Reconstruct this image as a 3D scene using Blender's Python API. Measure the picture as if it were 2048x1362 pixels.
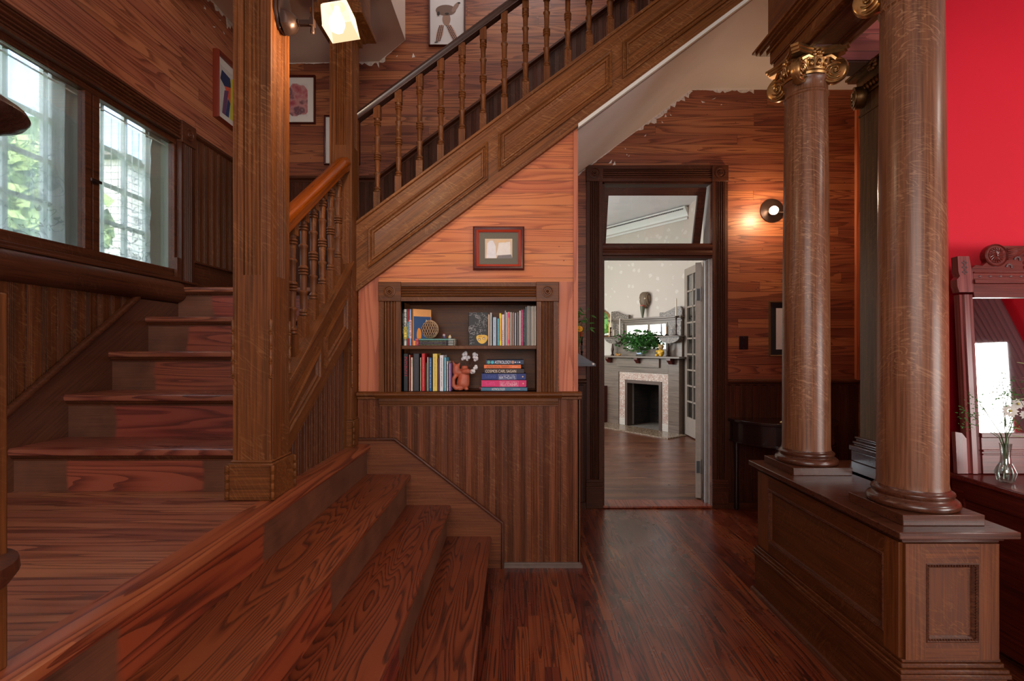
import bpy, bmesh, math, random
from mathutils import Vector, Matrix
random.seed(7)
PI = math.pi
for o in list(bpy.data.objects):
    bpy.data.objects.remove(o)
COL = bpy.context.scene.collection
SC = bpy.context.scene

# ------------------------------------------------------------------ camera
H = 1.34                       # eye height; the camera stands at the origin looking along +Y
FPX = 1000.0                   # focal length in pixels of a 2048 px wide frame
VPX, VPY = 1030.0, 695.0       # where the depth lines meet
cam_d = bpy.data.cameras.new('camera')
cam = bpy.data.objects.new('camera', cam_d); COL.objects.link(cam)
cam.location = (0, 0, H); cam.rotation_euler = (PI / 2, 0, 0)
cam_d.sensor_width = 36; cam_d.lens = 36 * FPX / 2048
cam_d.shift_x = -(VPX - 1024) / 2048; cam_d.shift_y = (VPY - 681) / 2048
cam_d.clip_start = 0.05; cam_d.clip_end = 300
SC.camera = cam
# ------------------------------------------------------------------ view, world, large lights
SC.view_settings.view_transform = 'Standard'; SC.view_settings.look = 'None'
SC.view_settings.gamma = 1; SC.view_settings.use_curve_mapping = False
SC.view_settings.exposure = 0.1
SC.cycles.max_bounces = 8; SC.cycles.transparent_max_bounces = 16
SC.cycles.diffuse_bounces = 5; SC.cycles.glossy_bounces = 4
SC.cycles.sample_clamp_indirect = 4.0
SC.cycles.caustics_reflective = False; SC.cycles.caustics_refractive = False
SC.cycles.use_denoising = True
w = bpy.data.worlds.new('world'); SC.world = w; w.use_nodes = True
wn = w.node_tree
sky = wn.nodes.new('ShaderNodeTexSky'); sky.sky_type = 'NISHITA'
sky.sun_elevation = math.radians(40); sky.sun_rotation = math.radians(150); sky.sun_disc = False
sky.air_density = 1.0; sky.dust_density = 3.0
bg = wn.nodes['Background']; wn.links.new(sky.outputs[0], bg.inputs[0]); bg.inputs[1].default_value = 1.25

def area(name, loc, to, sx, sy, power, col=(1, 1, 1)):
    l = bpy.data.lights.new(name, 'AREA'); l.shape = 'RECTANGLE'; l.size = sx; l.size_y = sy
    l.energy = power; l.color = col
    o = bpy.data.objects.new(name, l); COL.objects.link(o); o.location = loc
    o.rotation_euler = (Vector(to) - Vector(loc)).to_track_quat('-Z', 'Y').to_euler()
    return o
# daylight from the hall's front windows behind the camera, the parlour's windows, the far room's window
area('daylight_hall', (-0.2, -2.0, 2.1), (0.1, 3, 1.3), 2.6, 1.8, 92, (1, .97, .93))
area('daylight_parlour', (4.2, -.8, 1.1), (2.7, 2.5, .8), 1.8, 1.2, 85, (1, .98, .96))
area('daylight_far_room', (-0.9, 7.3, 1.9), (3, 7.6, 1.1), 1.6, 1.8, 82, (.96, .98, 1))
area('daylight_far_room_front', (0.3, 4.6, 2.3), (2.2, 9, 1.6), .9, 1.0, 20, (.97, .98, 1))
area('upstairs_fill', (.2, 3.5, 5.3), (-0.6, 4.1, 3.2), 1.2, .7, 20, (1, .96, .92))  # added fill that brightens the stairwell, no known window behind it
area('daylight_stair_window', (-3.1, 2.4, 3.75), (-1.2, 2.3, 1.0), 1.6, 1.2, 110, (.93, .97, 1))

area('parlour_ceiling_light', (4.2, .3, 3.3), (4.2, .4, 0), .6, .6, 45, (1, .9, .8))

# ------------------------------------------------------------------ helpers
def X(u, Y): return (u - VPX) / FPX * Y
def Z(v, Y): return H + (VPY - v) / FPX * Y
def lin(c):
    def f(x):
        x /= 255.0
        return x / 12.92 if x <= .04045 else ((x + .055) / 1.055) ** 2.4
    return (f(c[0]), f(c[1]), f(c[2]), 1.0)

class MB:
    """collects shapes, build() links them as one mesh object"""
    def __init__(s, M=None): s.v = []; s.f = []; s.M = M; s.sm = set()
    def add(s, vs, fs, smooth=False):
        b = len(s.v)
        for p in vs:
            p = Vector(p); s.v.append(s.M @ p if s.M else p)
        for f in fs:
            if smooth: s.sm.add(len(s.f))
            s.f.append([b + i for i in f])
        return s
    def box(s, x0, x1, y0, y1, z0, z1):
        vs = [(x, y, z) for x in (x0, x1) for y in (y0, y1) for z in (z0, z1)]
        return s.add(vs, [(0, 1, 3, 2), (4, 6, 7, 5), (0, 4, 5, 1), (2, 3, 7, 6), (0, 2, 6, 4), (1, 5, 7, 3)])
    def ext(s, prof, o, a, b, L, closed=True, smooth=False):
        """extrude the 2D profile (p along a, q along b) from o by vector L"""
        o = Vector(o); a = Vector(a); b = Vector(b); L = Vector(L); n = len(prof)
        vs = [o + a * p + b * q for p, q in prof] + [o + a * p + b * q + L for p, q in prof]
        fs = [(i, (i + 1) % n, n + (i + 1) % n, n + i) for i in range(n if closed else n - 1)]
        b0 = len(s.v); s.add(vs, fs, smooth)
        if closed:
            s.add([], []); s.f.append([b0 + i for i in range(n)]); s.f.append([b0 + n + i for i in reversed(range(n))])
        return s
    def lathe(s, prof, o, ax=(0, 0, 1), seg=24, sx=1, sy=1, smooth=True, a0=0):
        o = Vector(o); ax = Vector(ax).normalized()
        t = Vector((1, 0, 0)) if abs(ax.x) < .9 else Vector((0, 1, 0))
        if abs(ax.z) > .9: e1, e2 = Vector((1, 0, 0)), Vector((0, 1, 0))
        else: e1 = ax.cross(t).normalized(); e2 = ax.cross(e1)
        vs = []; n = len(prof)
        for r, h in prof:
            for k in range(seg):
                a = 2 * PI * k / seg + a0
                vs.append(o + ax * h + e1 * (r * sx * math.cos(a)) + e2 * (r * sy * math.sin(a)))
        fs = [(i * seg + k, i * seg + (k + 1) % seg, (i + 1) * seg + (k + 1) % seg, (i + 1) * seg + k)
              for i in range(n - 1) for k in range(seg)]
        b0 = len(s.v); s.add(vs, fs, smooth)
        s.f.append([b0 + k for k in range(seg)]); s.f.append([b0 + (n - 1) * seg + k for k in range(seg)])
        return s
    def tube(s, pts, r, seg=8, smooth=True):
        pts = [Vector(p) for p in pts]; n = len(pts)
        rr = r if isinstance(r, (list, tuple)) else [r] * n
        vs = []; up = None
        for i, p in enumerate(pts):
            d = (pts[min(i + 1, n - 1)] - pts[max(i - 1, 0)])
            if d.length < 1e-9: d = Vector((0, 0, 1))
            d.normalize()
            if up is None:
                up = d.cross(Vector((0, 0, 1)) if abs(d.z) < .9 else Vector((1, 0, 0))).normalized()
            up = (up - d * up.dot(d))
            if up.length < 1e-6: up = d.orthogonal()
            up.normalize(); e2 = d.cross(up)
            for k in range(seg):
                a = 2 * PI * k / seg
                vs.append(p + up * (rr[i] * math.cos(a)) + e2 * (rr[i] * math.sin(a)))
        fs = [(i * seg + k, i * seg + (k + 1) % seg, (i + 1) * seg + (k + 1) % seg, (i + 1) * seg + k)
              for i in range(n - 1) for k in range(seg)]
        b0 = len(s.v); s.add(vs, fs, smooth)
        s.f.append([b0 + k for k in range(seg)]); s.f.append([b0 + (n - 1) * seg + k for k in range(seg)])
        return s
    def ball(s, c, r, seg=12, rings=8, sc=(1, 1, 1)):
        c = Vector(c); vs = []; 
        for i in range(rings + 1):
            t = PI * i / rings
            for k in range(seg):
                a = 2 * PI * k / seg
                vs.append(c + Vector((r * sc[0] * math.sin(t) * math.cos(a), r * sc[1] * math.sin(t) * math.sin(a), r * sc[2] * math.cos(t))))
        fs = [(i * seg + k, i * seg + (k + 1) % seg, (i + 1) * seg + (k + 1) % seg, (i + 1) * seg + k)
              for i in range(rings) for k in range(seg)]
        return s.add(vs, fs, True)
    def relief(s, poly, loops, mp, fill=True):
        """nested inset rings of a convex polygon; loops = [(inset, height)]; mp(a, b, h) -> point"""
        n = len(poly); base = len(s.v); allv = []
        for ins, h in loops:
            q = inset(poly, ins)
            allv += [mp(a, b, h) for a, b in q]
        fs = []
        for i in range(len(loops) - 1):
            for k in range(n):
                fs.append((i * n + k, i * n + (k + 1) % n, (i + 1) * n + (k + 1) % n, (i + 1) * n + k))
        if fill: fs.append(tuple((len(loops) - 1) * n + k for k in range(n)))
        return s.add(allv, fs)
    def build(s, name, mat, parent=None, loc=None, rot=None, bevel=0, recalc=True):
        me = bpy.data.meshes.new(name)
        me.from_pydata([tuple(v) for v in s.v], [], s.f)
        bm = bmesh.new(); bm.from_mesh(me)
        for i, f in enumerate(bm.faces): f.smooth = i in s.sm
        bmesh.ops.remove_doubles(bm, verts=bm.verts, dist=1e-6)
        if recalc: bmesh.ops.recalc_face_normals(bm, faces=bm.faces)
        bm.to_mesh(me); bm.free()
        try: me.set_sharp_from_angle(angle=math.radians(42))
        except Exception: pass
        if mat: me.materials.append(mat)
        o = bpy.data.objects.new(name, me); COL.objects.link(o)
        if parent is not None: o.parent = parent
        if loc is not None: o.location = loc
        if rot is not None: o.rotation_euler = rot
        if bevel:
            b = o.modifiers.new('bevel', 'BEVEL'); b.width = bevel; b.segments = 2; b.limit_method = 'ANGLE'; b.angle_limit = math.radians(50)
        return o

def inset(poly, d):
    if abs(d) < 1e-9: return list(poly)
    n = len(poly); A = sum(poly[i][0] * poly[(i + 1) % n][1] - poly[(i + 1) % n][0] * poly[i][1] for i in range(n))
    sg = 1 if A > 0 else -1; L = []
    for i in range(n):
        x0, y0 = poly[i]; x1, y1 = poly[(i + 1) % n]
        dx, dy = x1 - x0, y1 - y0; l = math.hypot(dx, dy)
        nx, ny = -dy / l * sg, dx / l * sg
        L.append((x0 + nx * d, y0 + ny * d, dx, dy))
    out = []
    for i in range(n):
        x0, y0, dx0, dy0 = L[i - 1]; x1, y1, dx1, dy1 = L[i]
        den = dx0 * dy1 - dy0 * dx1
        t = ((x1 - x0) * dy1 - (y1 - y0) * dx1) / den
        out.append((x0 + dx0 * t, y0 + dy0 * t))
    return out

def thing(name, label, cat, loc=(0, 0, 0), rz=0, group=None):
    o = bpy.data.objects.new(name, None); COL.objects.link(o); o.empty_display_size = .05
    o.location = loc; o.rotation_euler = (0, 0, rz)
    return tag(o, label, cat, group)
def tag(o, label, cat, group=None):
    o['label'] = label; o['category'] = cat
    if group: o['group'] = group
    return o
def struct(o, label=None):
    o['kind'] = 'structure'
    if label: o['label'] = label
    return o
def part_label(o, t): o['label'] = t; return o

# ------------------------------------------------------------------ node helpers
class NT:
    def __init__(s, name):
        s.m = bpy.data.materials.new(name); s.m.use_nodes = True; s.t = s.m.node_tree
        s.b = s.t.nodes['Principled BSDF']; s.out = s.t.nodes['Material Output']
    def n(s, typ, ins=None, **kw):
        nd = s.t.nodes.new(typ)
        for k, v in kw.items(): setattr(nd, k, v)
        for k, v in (ins or {}).items(): s.set(nd.inputs[k], v)
        return nd
    def set(s, sock, v):
        if isinstance(v, bpy.types.NodeSocket): s.t.links.new(v, sock)
        else: sock.default_value = v
    def math(s, op, a, b=0.0, c=0.0, clamp=False):
        nd = s.n('ShaderNodeMath', {0: a, 1: b, 2: c}, operation=op); nd.use_clamp = clamp
        return nd.outputs[0]
    def vmath(s, op, a, b=(0, 0, 0)):
        return s.n('ShaderNodeVectorMath', {0: a, 1: b}, operation=op).outputs[0]
    def comb(s, x, y, z): return s.n('ShaderNodeCombineXYZ', {0: x, 1: y, 2: z}).outputs[0]
    def mix(s, f, a, b, bt='MIX'):
        nd = s.t.nodes.new('ShaderNodeMix'); nd.data_type = 'RGBA'; nd.blend_type = bt
        s.set(nd.inputs[0], f); s.set(nd.inputs[6], a); s.set(nd.inputs[7], b)
        return nd.outputs[2]
    def ramp(s, f, stops, interp='LINEAR'):
        nd = s.t.nodes.new('ShaderNodeValToRGB'); cr = nd.color_ramp; cr.interpolation = interp
        while len(cr.elements) < len(stops): cr.elements.new(.5)
        for e, (p, c) in zip(cr.elements, stops):
            e.position = p; e.color = c if len(c) == 4 else lin(c)
        s.set(nd.inputs[0], f); return nd.outputs[0]
    def noise(s, vec, scale=1, detail=2, rough=.5, dist=0):
        nd = s.n('ShaderNodeTexNoise', {'Scale': scale, 'Detail': detail, 'Roughness': rough, 'Distortion': dist})
        s.set(nd.inputs['Vector'], vec); return nd.outputs[0]
    def bump(s, h, strength=.3, dist=.002):
        nd = s.n('ShaderNodeBump', {'Strength': strength, 'Distance': dist, 'Height': h})
        s.t.links.new(nd.outputs[0], s.b.inputs['Normal'])
    def coords(s, rot=None, rnd=True):
        tc = s.n('ShaderNodeTexCoord').outputs['Object']
        if rot: tc = s.n('ShaderNodeVectorRotate', {'Vector': tc, 'Rotation': rot}, rotation_type='EULER_XYZ').outputs[0]
        return tc

def simple(name, c, rough=.5, metal=0, emit=None, es=1, var=0, vscale=20, spec=.5, coat=0, trans=0):
    t = NT(name); base = lin(c)
    if var:
        f = t.noise(t.coords(), vscale, 4)
        base = t.mix(t.math('MULTIPLY_ADD', f, 2, -.5, True), tuple(x * (1 - var) for x in lin(c)[:3]) + (1,), tuple(min(1, x * (1 + var)) for x in lin(c)[:3]) + (1,))
    t.set(t.b.inputs['Base Color'], base)
    t.b.inputs['Roughness'].default_value = rough; t.b.inputs['Metallic'].default_value = metal
    t.b.inputs['Specular IOR Level'].default_value = spec; t.b.inputs['Coat Weight'].default_value = coat
    t.b.inputs['Transmission Weight'].default_value = trans
    if emit: t.b.inputs['Emission Color'].default_value = lin(emit); t.b.inputs['Emission Strength'].default_value = es
    return t.m

def split(t, vec):
    nd = t.n('ShaderNodeSeparateXYZ', {0: vec}); return {'X': nd.outputs[0], 'Y': nd.outputs[1], 'Z': nd.outputs[2]}

def pine(name, cols, L='X', A='Z', plank=None, length=2.2, rough=.4, ka=9, kl=.55, K=9, vary=.45, groove=.035,
         rot=None, coat=0, band=None, shift=0.0, wear=0, nails=False, spread=None):
    """heart pine: contour rings of stretched noise, planks with their own tone; cols = [early, mid, late wood]
       band = (axis, lo, hi, other material colours) bare strip where a runner lay"""
    t = NT(name); co = t.coords(rot); S = split(t, co)
    D = [k for k in 'XYZ' if k not in (L, A)][0]
    a, l, d = S[A], S[L], S[D]
    rnd = t.n('ShaderNodeObjectInfo').outputs['Random']
    if plank:
        ta = t.math('ADD', t.math('DIVIDE', a, plank), shift); idx = t.math('FLOOR', ta); fr = t.math('FRACT', ta)
        w1 = t.n('ShaderNodeTexWhiteNoise', {'W': idx}, noise_dimensions='1D').outputs[0]
        tl = t.math('ADD', t.math('DIVIDE', l, length), t.math('MULTIPLY', w1, 7)); j = t.math('FLOOR', tl); jf = t.math('FRACT', tl)
        w2 = t.n('ShaderNodeTexWhiteNoise', {0: t.comb(idx, j, 3.3)}, noise_dimensions='3D')
        rv, rc = w2.outputs[0], w2.outputs[1]
    else:
        w2 = t.n('ShaderNodeTexWhiteNoise', {'W': t.math('MULTIPLY', rnd, 91.7)}, noise_dimensions='1D')
        rv, rc = w2.outputs[0], w2.outputs[1]; fr = jf = None
    off = t.vmath('MULTIPLY', rc, (40, 40, 40))
    v = t.vmath('ADD', t.comb(t.math('MULTIPLY', a, ka), t.math('MULTIPLY', l, kl * 1.0), t.math('MULTIPLY', d, ka)), off)
    n1 = t.noise(v, 1, 1.6, .45)
    ring = t.math('FRACT', t.math('MULTIPLY', n1, K))
    fib = t.noise(t.vmath('ADD', t.comb(t.math('MULTIPLY', a, 260), t.math('MULTIPLY', l, 5), t.math('MULTIPLY', d, 260)), off), 1, 2)
    rg = t.math('ADD', ring, t.math('MULTIPLY_ADD', fib, .5, -.25))
    mod = t.noise(t.vmath('ADD', t.comb(t.math('MULTIPLY', a, 5), t.math('MULTIPLY', l, .8), 0), off), 1, 1)
    rg = t.math('SUBTRACT', rg, t.math('MULTIPLY_ADD', mod, .5, -.25))
    c = t.ramp(rg, [(0, cols[0]), (.40, cols[0]), (.70, cols[1]), (.90, cols[2]), (1.0, cols[1])])
    big = t.noise(co, 1.3, 2)
    val = t.math('ADD', t.math('MULTIPLY_ADD', rv, vary, 1 - vary / 2), t.math('MULTIPLY_ADD', big, .5, -.25))
    hsv = t.n('ShaderNodeHueSaturation', {'Hue': t.math('MULTIPLY_ADD', rv, .014, .493), 'Saturation': 1.0, 'Value': val, 'Color': c})
    c = hsv.outputs[0]
    hgt = t.math('MULTIPLY', fib, .25)
    if nails:
        vo = t.n('ShaderNodeTexVoronoi', {'Scale': 9.0}, feature='F1'); t.set(vo.inputs['Vector'], t.comb(a, l, 0.0))
        sp = t.math('LESS_THAN', vo.outputs['Distance'], .04)
        c = t.mix(t.math('MULTIPLY', sp, .75), c, (.012, .006, .004, 1))
    if wear:
        wf = t.noise(t.comb(t.math('MULTIPLY', a, 14), t.math('MULTIPLY', l, 5), d), 1, 4, .6)
        wf = t.ramp(wf, [(.55, (0, 0, 0, 1)), (.75, (1, 1, 1, 1))])
        c = t.mix(t.math('MULTIPLY', wf, wear), c, lin((150, 105, 80)))
    if band:
        ax, lo, hi, oc, of = band
        wob = t.math('MULTIPLY_ADD', t.noise(co, 9, 2), .05, -.025)
        q = t.math('ADD', S[ax], wob)
        m1 = t.math('SMOOTHSTEP' if False else 'GREATER_THAN', q, lo); m2 = t.math('LESS_THAN', q, hi)
        q1 = t.math('MULTIPLY', t.math('SUBTRACT', q, lo), 60, 0, True); q2 = t.math('MULTIPLY', t.math('SUBTRACT', hi, q), 60, 0, True)
        mk = t.math('MULTIPLY', q1, q2)
        oth = t.mix(t.math('ADD', t.math('MULTIPLY_ADD', t.noise(co, 6, 4), 1.6, -.7), t.math('MULTIPLY', fib, .8), 0, True), lin(oc), lin(of))
        c = t.mix(mk, oth, c)
    if plank and groove:
        g = t.math('LESS_THAN', fr, groove)
        if length < 50:
            g = t.math('MAXIMUM', g, t.math('LESS_THAN', jf, .0016 / length * 1.2))
        c = t.mix(t.math('MULTIPLY', g, .8), c, (.012, .007, .005, 1))
        hgt = t.math('SUBTRACT', hgt, g)
    t.set(t.b.inputs['Base Color'], c)
    t.set(t.b.inputs['Roughness'], t.math('MULTIPLY_ADD', t.noise(co, 4, 4), .3, rough - .12))
    t.b.inputs['Coat Weight'].default_value = coat; t.b.inputs['Coat Roughness'].default_value = .25
    t.bump(hgt, .35, .0015)
    return t.m

def oak(name, dark, light, fleck, L='Z', rot=None, rough=.48, fl=.35, coat=.03, fs=1.0, spec=.28, plank=None, A='X'):
    """quarter-sawn oak: straight fibre and pale wavy ray flecks"""
    t = NT(name); co = t.coords(rot)
    rnd = t.n('ShaderNodeObjectInfo').outputs['Random']
    S = split(t, co); oth = [k for k in 'XYZ' if k != L]
    a, d, l = S[oth[0]], S[oth[1]], S[L]
    off = t.vmath('MULTIPLY', t.comb(rnd, rnd, rnd), (37, 53, 71))
    tone = 1.0
    if plank:
        idx = t.math('FLOOR', t.math('DIVIDE', S[A], plank))
        w2 = t.n('ShaderNodeTexWhiteNoise', {'W': idx}, noise_dimensions='1D')
        off = t.vmath('ADD', off, t.vmath('MULTIPLY', w2.outputs[1], (20, 20, 20)))
        tone = t.math('MULTIPLY_ADD', w2.outputs[0], .45, .78)
    def vec(ka, kl): return t.vmath('ADD', t.comb(t.math('MULTIPLY', a, ka), t.math('MULTIPLY', d, ka), t.math('MULTIPLY', l, kl)), off)
    f1 = t.noise(vec(120, 3), 1, 4, .65)
    f2 = t.noise(vec(9, 1.1), 1, 2)
    c = t.mix(t.math('MULTIPLY_ADD', f1, 2.6, -.85, True), lin(dark), lin(light))
    val = t.math('MULTIPLY', t.math('MULTIPLY_ADD', f2, .6, .7), tone)
    c = t.n('ShaderNodeHueSaturation', {'Hue': .493, 'Saturation': 1.12, 'Value': val, 'Color': c}).outputs[0]
    sk = t.math('ADD', l, t.math('MULTIPLY', t.math('ADD', a, d), .6))
    n = t.noise(t.vmath('ADD', t.comb(t.math('MULTIPLY', a, 6 * fs), t.math('MULTIPLY', d, 6 * fs), t.math('MULTIPLY', sk, 22 * fs)), off), 1, 1.5, .5, .7)
    r = t.math('ABSOLUTE', t.math('SUBTRACT', t.math('FRACT', t.math('MULTIPLY', n, 8)), .5))
    r = t.math('SUBTRACT', 1, t.math('MULTIPLY', r, 6.5), 0, True)
    mk = t.math('MULTIPLY_ADD', t.noise(vec(7, 3), 1, 1), 4, -1.45, True)
    r = t.math('MULTIPLY', t.math('MULTIPLY', r, mk), t.math('MULTIPLY', fl, 1))
    c = t.mix(r, c, lin(fleck))
    t.set(t.b.inputs['Base Color'], c)
    t.set(t.b.inputs['Roughness'], t.math('MULTIPLY_ADD', f1, .2, rough - .1))
    t.b.inputs['Coat Weight'].default_value = coat; t.b.inputs['Coat Roughness'].default_value = .22
    t.b.inputs['Specular IOR Level'].default_value = spec
    t.bump(f1, .12, .001)
    return t.m

# ------------------------------------------------------------------ materials
OK_D, OK_L, OK_F = (72, 45, 28), (122, 80, 50), (162, 114, 72)
M = {}
M['oakZ'] = oak('oak_vertical', OK_D, OK_L, OK_F, 'Z')
M['oakX'] = oak('oak_along', OK_D, OK_L, OK_F, 'X', fl=.2)
M['oakY'] = oak('oak_deep', OK_D, OK_L, OK_F, 'Y')
M['oakD'] = oak('dark_oak_vertical', (50, 30, 21), (86, 52, 36), (112, 74, 50), 'Z', plank=.073, fl=.3)
M['oakDX'] = oak('dark_oak_along', (54, 32, 22), (90, 55, 38), (114, 76, 50), 'X', fl=.3)
M['oakDY'] = oak('dark_oak_deep', (54, 33, 23), (94, 58, 40), (118, 80, 54), 'Y', fl=.3)
M['oakW'] = oak('wainscot_oak', (74, 45, 31), (124, 79, 54), (158, 112, 76), 'Z', plank=.0365, fl=.35)
M['oakWL'] = oak('window_wall_oak', (62, 38, 26), (104, 66, 42), (140, 98, 62), 'Z', plank=.0365, A='Y', fl=.35)
M['oakCol'] = oak('column_oak', (84, 57, 42), (130, 93, 69), (174, 130, 96), 'Z', fl=.55, rough=.38, coat=.2, fs=1.5)
M['oakBase'] = oak('dark_polished_base_oak', (54, 33, 24), (90, 57, 42), (112, 76, 54), 'X', fl=.2, rough=.3, coat=.5)
SL2 = math.atan(.739); SL1 = math.atan(.70)
M['oakS2'] = oak('oak_slant', (86, 56, 35), (138, 94, 60), (172, 126, 82), 'X', rot=(0, SL2, 0), fl=.4)
M['oakS1'] = oak('oak_side_slant', OK_D, OK_L, OK_F, 'Y', rot=(-SL1, 0, 0))
M['oakP'] = oak('pedestal_oak_deep', (58, 34, 21), (98, 60, 38), (140, 92, 52), 'Y', coat=.07, rough=.42, fl=.3)
M['oakPX'] = oak('pedestal_oak_along', (72, 42, 27), (116, 74, 48), (156, 108, 66), 'X', coat=.07, rough=.42, fl=.3)
M['oakPZ'] = oak('pedestal_oak_vertical', (76, 46, 29), (118, 76, 49), (150, 102, 62), 'Z', coat=.07, rough=.42, fl=.2)
M['oakPan'] = oak('pedestal_panel_oak', (74, 44, 28), (106, 66, 41), (158, 106, 60), 'Z', coat=.07, rough=.42, fl=.6, fs=1.5)
M['rail'] = oak('handrail_wood', (92, 50, 26), (150, 88, 48), (160, 96, 54), 'Y', rot=(-SL1, 0, 0), rough=.3, fl=.1, coat=.3)
M['rail2'] = oak('dark_handrail_wood', (44, 30, 25), (74, 52, 44), (86, 62, 52), 'X', rot=(0, SL2, 0), rough=.28, fl=.1, coat=.3)
M['mahog'] = oak('mahogany', (70, 30, 24), (116, 60, 50), (112, 60, 50), 'X', rough=.32, fl=0, coat=.3)
M['mahogZ'] = oak('mahogany_vertical', (84, 44, 40), (132, 80, 74), (112, 60, 50), 'Z', rough=.32, fl=0, coat=.3)
M['mahogD'] = oak('mahogany_deep', (54, 24, 19), (92, 44, 34), (112, 60, 50), 'Y', rough=.32, fl=0, coat=.3)
M['ebony'] = simple('dark_polished_wood', (38, 22, 20), .25, coat=.5)

PW = [(200, 114, 64), (186, 99, 54), (158, 80, 44)]
M['wall_pine'] = pine('bookcase_wall_pine', PW, 'X', 'Z', .0745, 30, .5, ka=8, kl=.4, K=20, vary=.22, shift=.31, nails=True)
M['wall_pineZ'] = pine('bookcase_wall_pine_upright', [(192, 112, 78), (178, 98, 66), (160, 84, 56)], 'Z', 'X', None, rough=.5, ka=9, K=8)
PB = [(150, 88, 58), (130, 70, 45), (98, 52, 34)]
M['back_pine'] = pine('back_wall_pine', PB, 'X', 'Z', .077, 1.9, .42, ka=8, kl=.45, K=20, vary=.6, shift=.5, nails=True, coat=.1)
M['left_pine'] = pine('left_wall_pine', [(164, 98, 70), (144, 80, 55), (110, 60, 42)], 'Y', 'Z', .077, 2.4, .46, ka=8, kl=.45, K=20, vary=.4, shift=.5)
FP = [(118, 54, 30), (94, 38, 20), (48, 20, 13)]
M['floor'] = pine('floor_pine', FP, 'Y', 'X', .062, 2.6, .25, ka=13, kl=.6, K=15, vary=.65, groove=.04, coat=.35, wear=.10)
M['far_floor'] = pine('far_room_floor_pine', [(110, 66, 44), (90, 50, 33), (62, 34, 23)], 'X', 'Y', .057, 2.6, .30, ka=13, kl=.8, K=8, vary=.6, groove=.05, coat=.15)
M['landing'] = pine('landing_pine', [(150, 92, 66), (130, 72, 50), (90, 48, 35)], 'X', 'Y', .085, 2.6, .38, ka=12, kl=.8, K=9, vary=.4, groove=.02, coat=.12, wear=.4)
TP = [(112, 50, 28), (92, 37, 20), (52, 21, 13)]
M['treadY'] = pine('tread_pine_deep', TP, 'Y', 'X', None, rough=.32, ka=8, kl=.8, K=26, coat=.2, vary=.3)
M['treadX'] = pine('tread_pine_along', [(130, 72, 52), (108, 52, 37), (72, 33, 24)], 'X', 'Y', None, rough=.3, ka=9, kl=.9, K=14, coat=.25, vary=.15, wear=.25)
OC, OF = (64, 38, 28), (114, 70, 50)
RP = [(134, 56, 32), (114, 42, 24), (70, 26, 16)]
M['riserX'] = pine('riser_pine_along', [(134, 68, 48), (116, 54, 38), (86, 40, 29)], 'X', 'Z', None, rough=.36, ka=9, kl=.6, K=16, coat=.15, vary=.15, band=('X', -1.84, -1.27, OC, OF))
M['riserY'] = pine('riser_pine_deep', RP, 'Y', 'Z', None, rough=.36, ka=9, kl=.6, K=12, coat=.15, vary=.15, band=('Y', 1.13, 1.80, OC, OF))
M['nose'] = pine('nosing_pine', [(142, 74, 44), (118, 54, 32), (84, 36, 21)], 'Y', 'X', None, rough=.32, ka=9, K=12, coat=.2, vary=.1, wear=.35)
M['plaster'] = simple('white_plaster', (222, 218, 218), .7, var=.06, vscale=3)
M['plaster_warm'] = simple('warm_plaster', (200, 176, 162), .7, var=.05, vscale=3)
M['ragged'] = simple('ragged_plaster', (215, 208, 202), .8, var=.3, vscale=60)
M['red'] = simple('red_paint', (200, 12, 40), .7, var=.03, vscale=2, spec=.3)
M['beige'] = None
M['white'] = simple('white_paint', (222, 220, 214), .45)
M['greypaint'] = simple('grey_door_paint', (150, 136, 124), .4, var=.08, vscale=8)
M['mantel'] = oak('grey_brown_mantel_wood', (92, 80, 70), (134, 120, 106), (120, 104, 92), 'X', rough=.35, fl=.1, coat=.2)
M['mantelcarve'] = None
M['iron'] = simple('dark_bronze', (62, 44, 38), .35, .6)
M['black'] = simple('black_enamel', (18, 17, 18), .35)
M['steel'] = simple('tarnished_steel', (120, 124, 126), .35, .8)
M['gold'] = simple('antique_gold', (172, 132, 84), .3, .92, var=.35, vscale=30)
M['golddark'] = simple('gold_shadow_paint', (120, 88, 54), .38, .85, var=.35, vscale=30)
M['mirror'] = simple('mirror_glass', (235, 235, 235), .02, 1)
M['paper'] = simple('book_pages', (214, 204, 184), .8, var=.12, vscale=120)
M['leaf'] = simple('leaf_green', (58, 112, 48), .5, var=.45, vscale=25)
M['leafl'] = simple('leaf_light_green', (126, 160, 84), .5, var=.3, vscale=25)
M['stem'] = simple('stem_green', (70, 92, 50), .6)
M['dirt'] = simple('grass', (96, 140, 70), .9, var=.3, vscale=4)

def glass(name, tint=(1, 1, 1), amt=.08, rough=0.0):
    t = NT(name); t.t.nodes.remove(t.b)
    tr = t.n('ShaderNodeBsdfTransparent', {0: tint + (1,)}); gl = t.n('ShaderNodeBsdfGlossy', {'Roughness': rough})
    lw = t.n('ShaderNodeLayerWeight', {'Blend': .3})
    f = t.math('MULTIPLY_ADD', lw.outputs[0], .35, amt, True)
    mx = t.n('ShaderNodeMixShader', {0: f, 1: tr.outputs[0], 2: gl.outputs[0]})
    t.t.links.new(mx.outputs[0], t.out.inputs[0]); return t.m
M['glass'] = glass('window_glass', (.97, .985, .98), .03)
M['transom_glass'] = glass('transom_glass', (.93, .96, .95), .12)
M['vase'] = glass('vase_glass', (.88, .92, .9), .14, .03)

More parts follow.
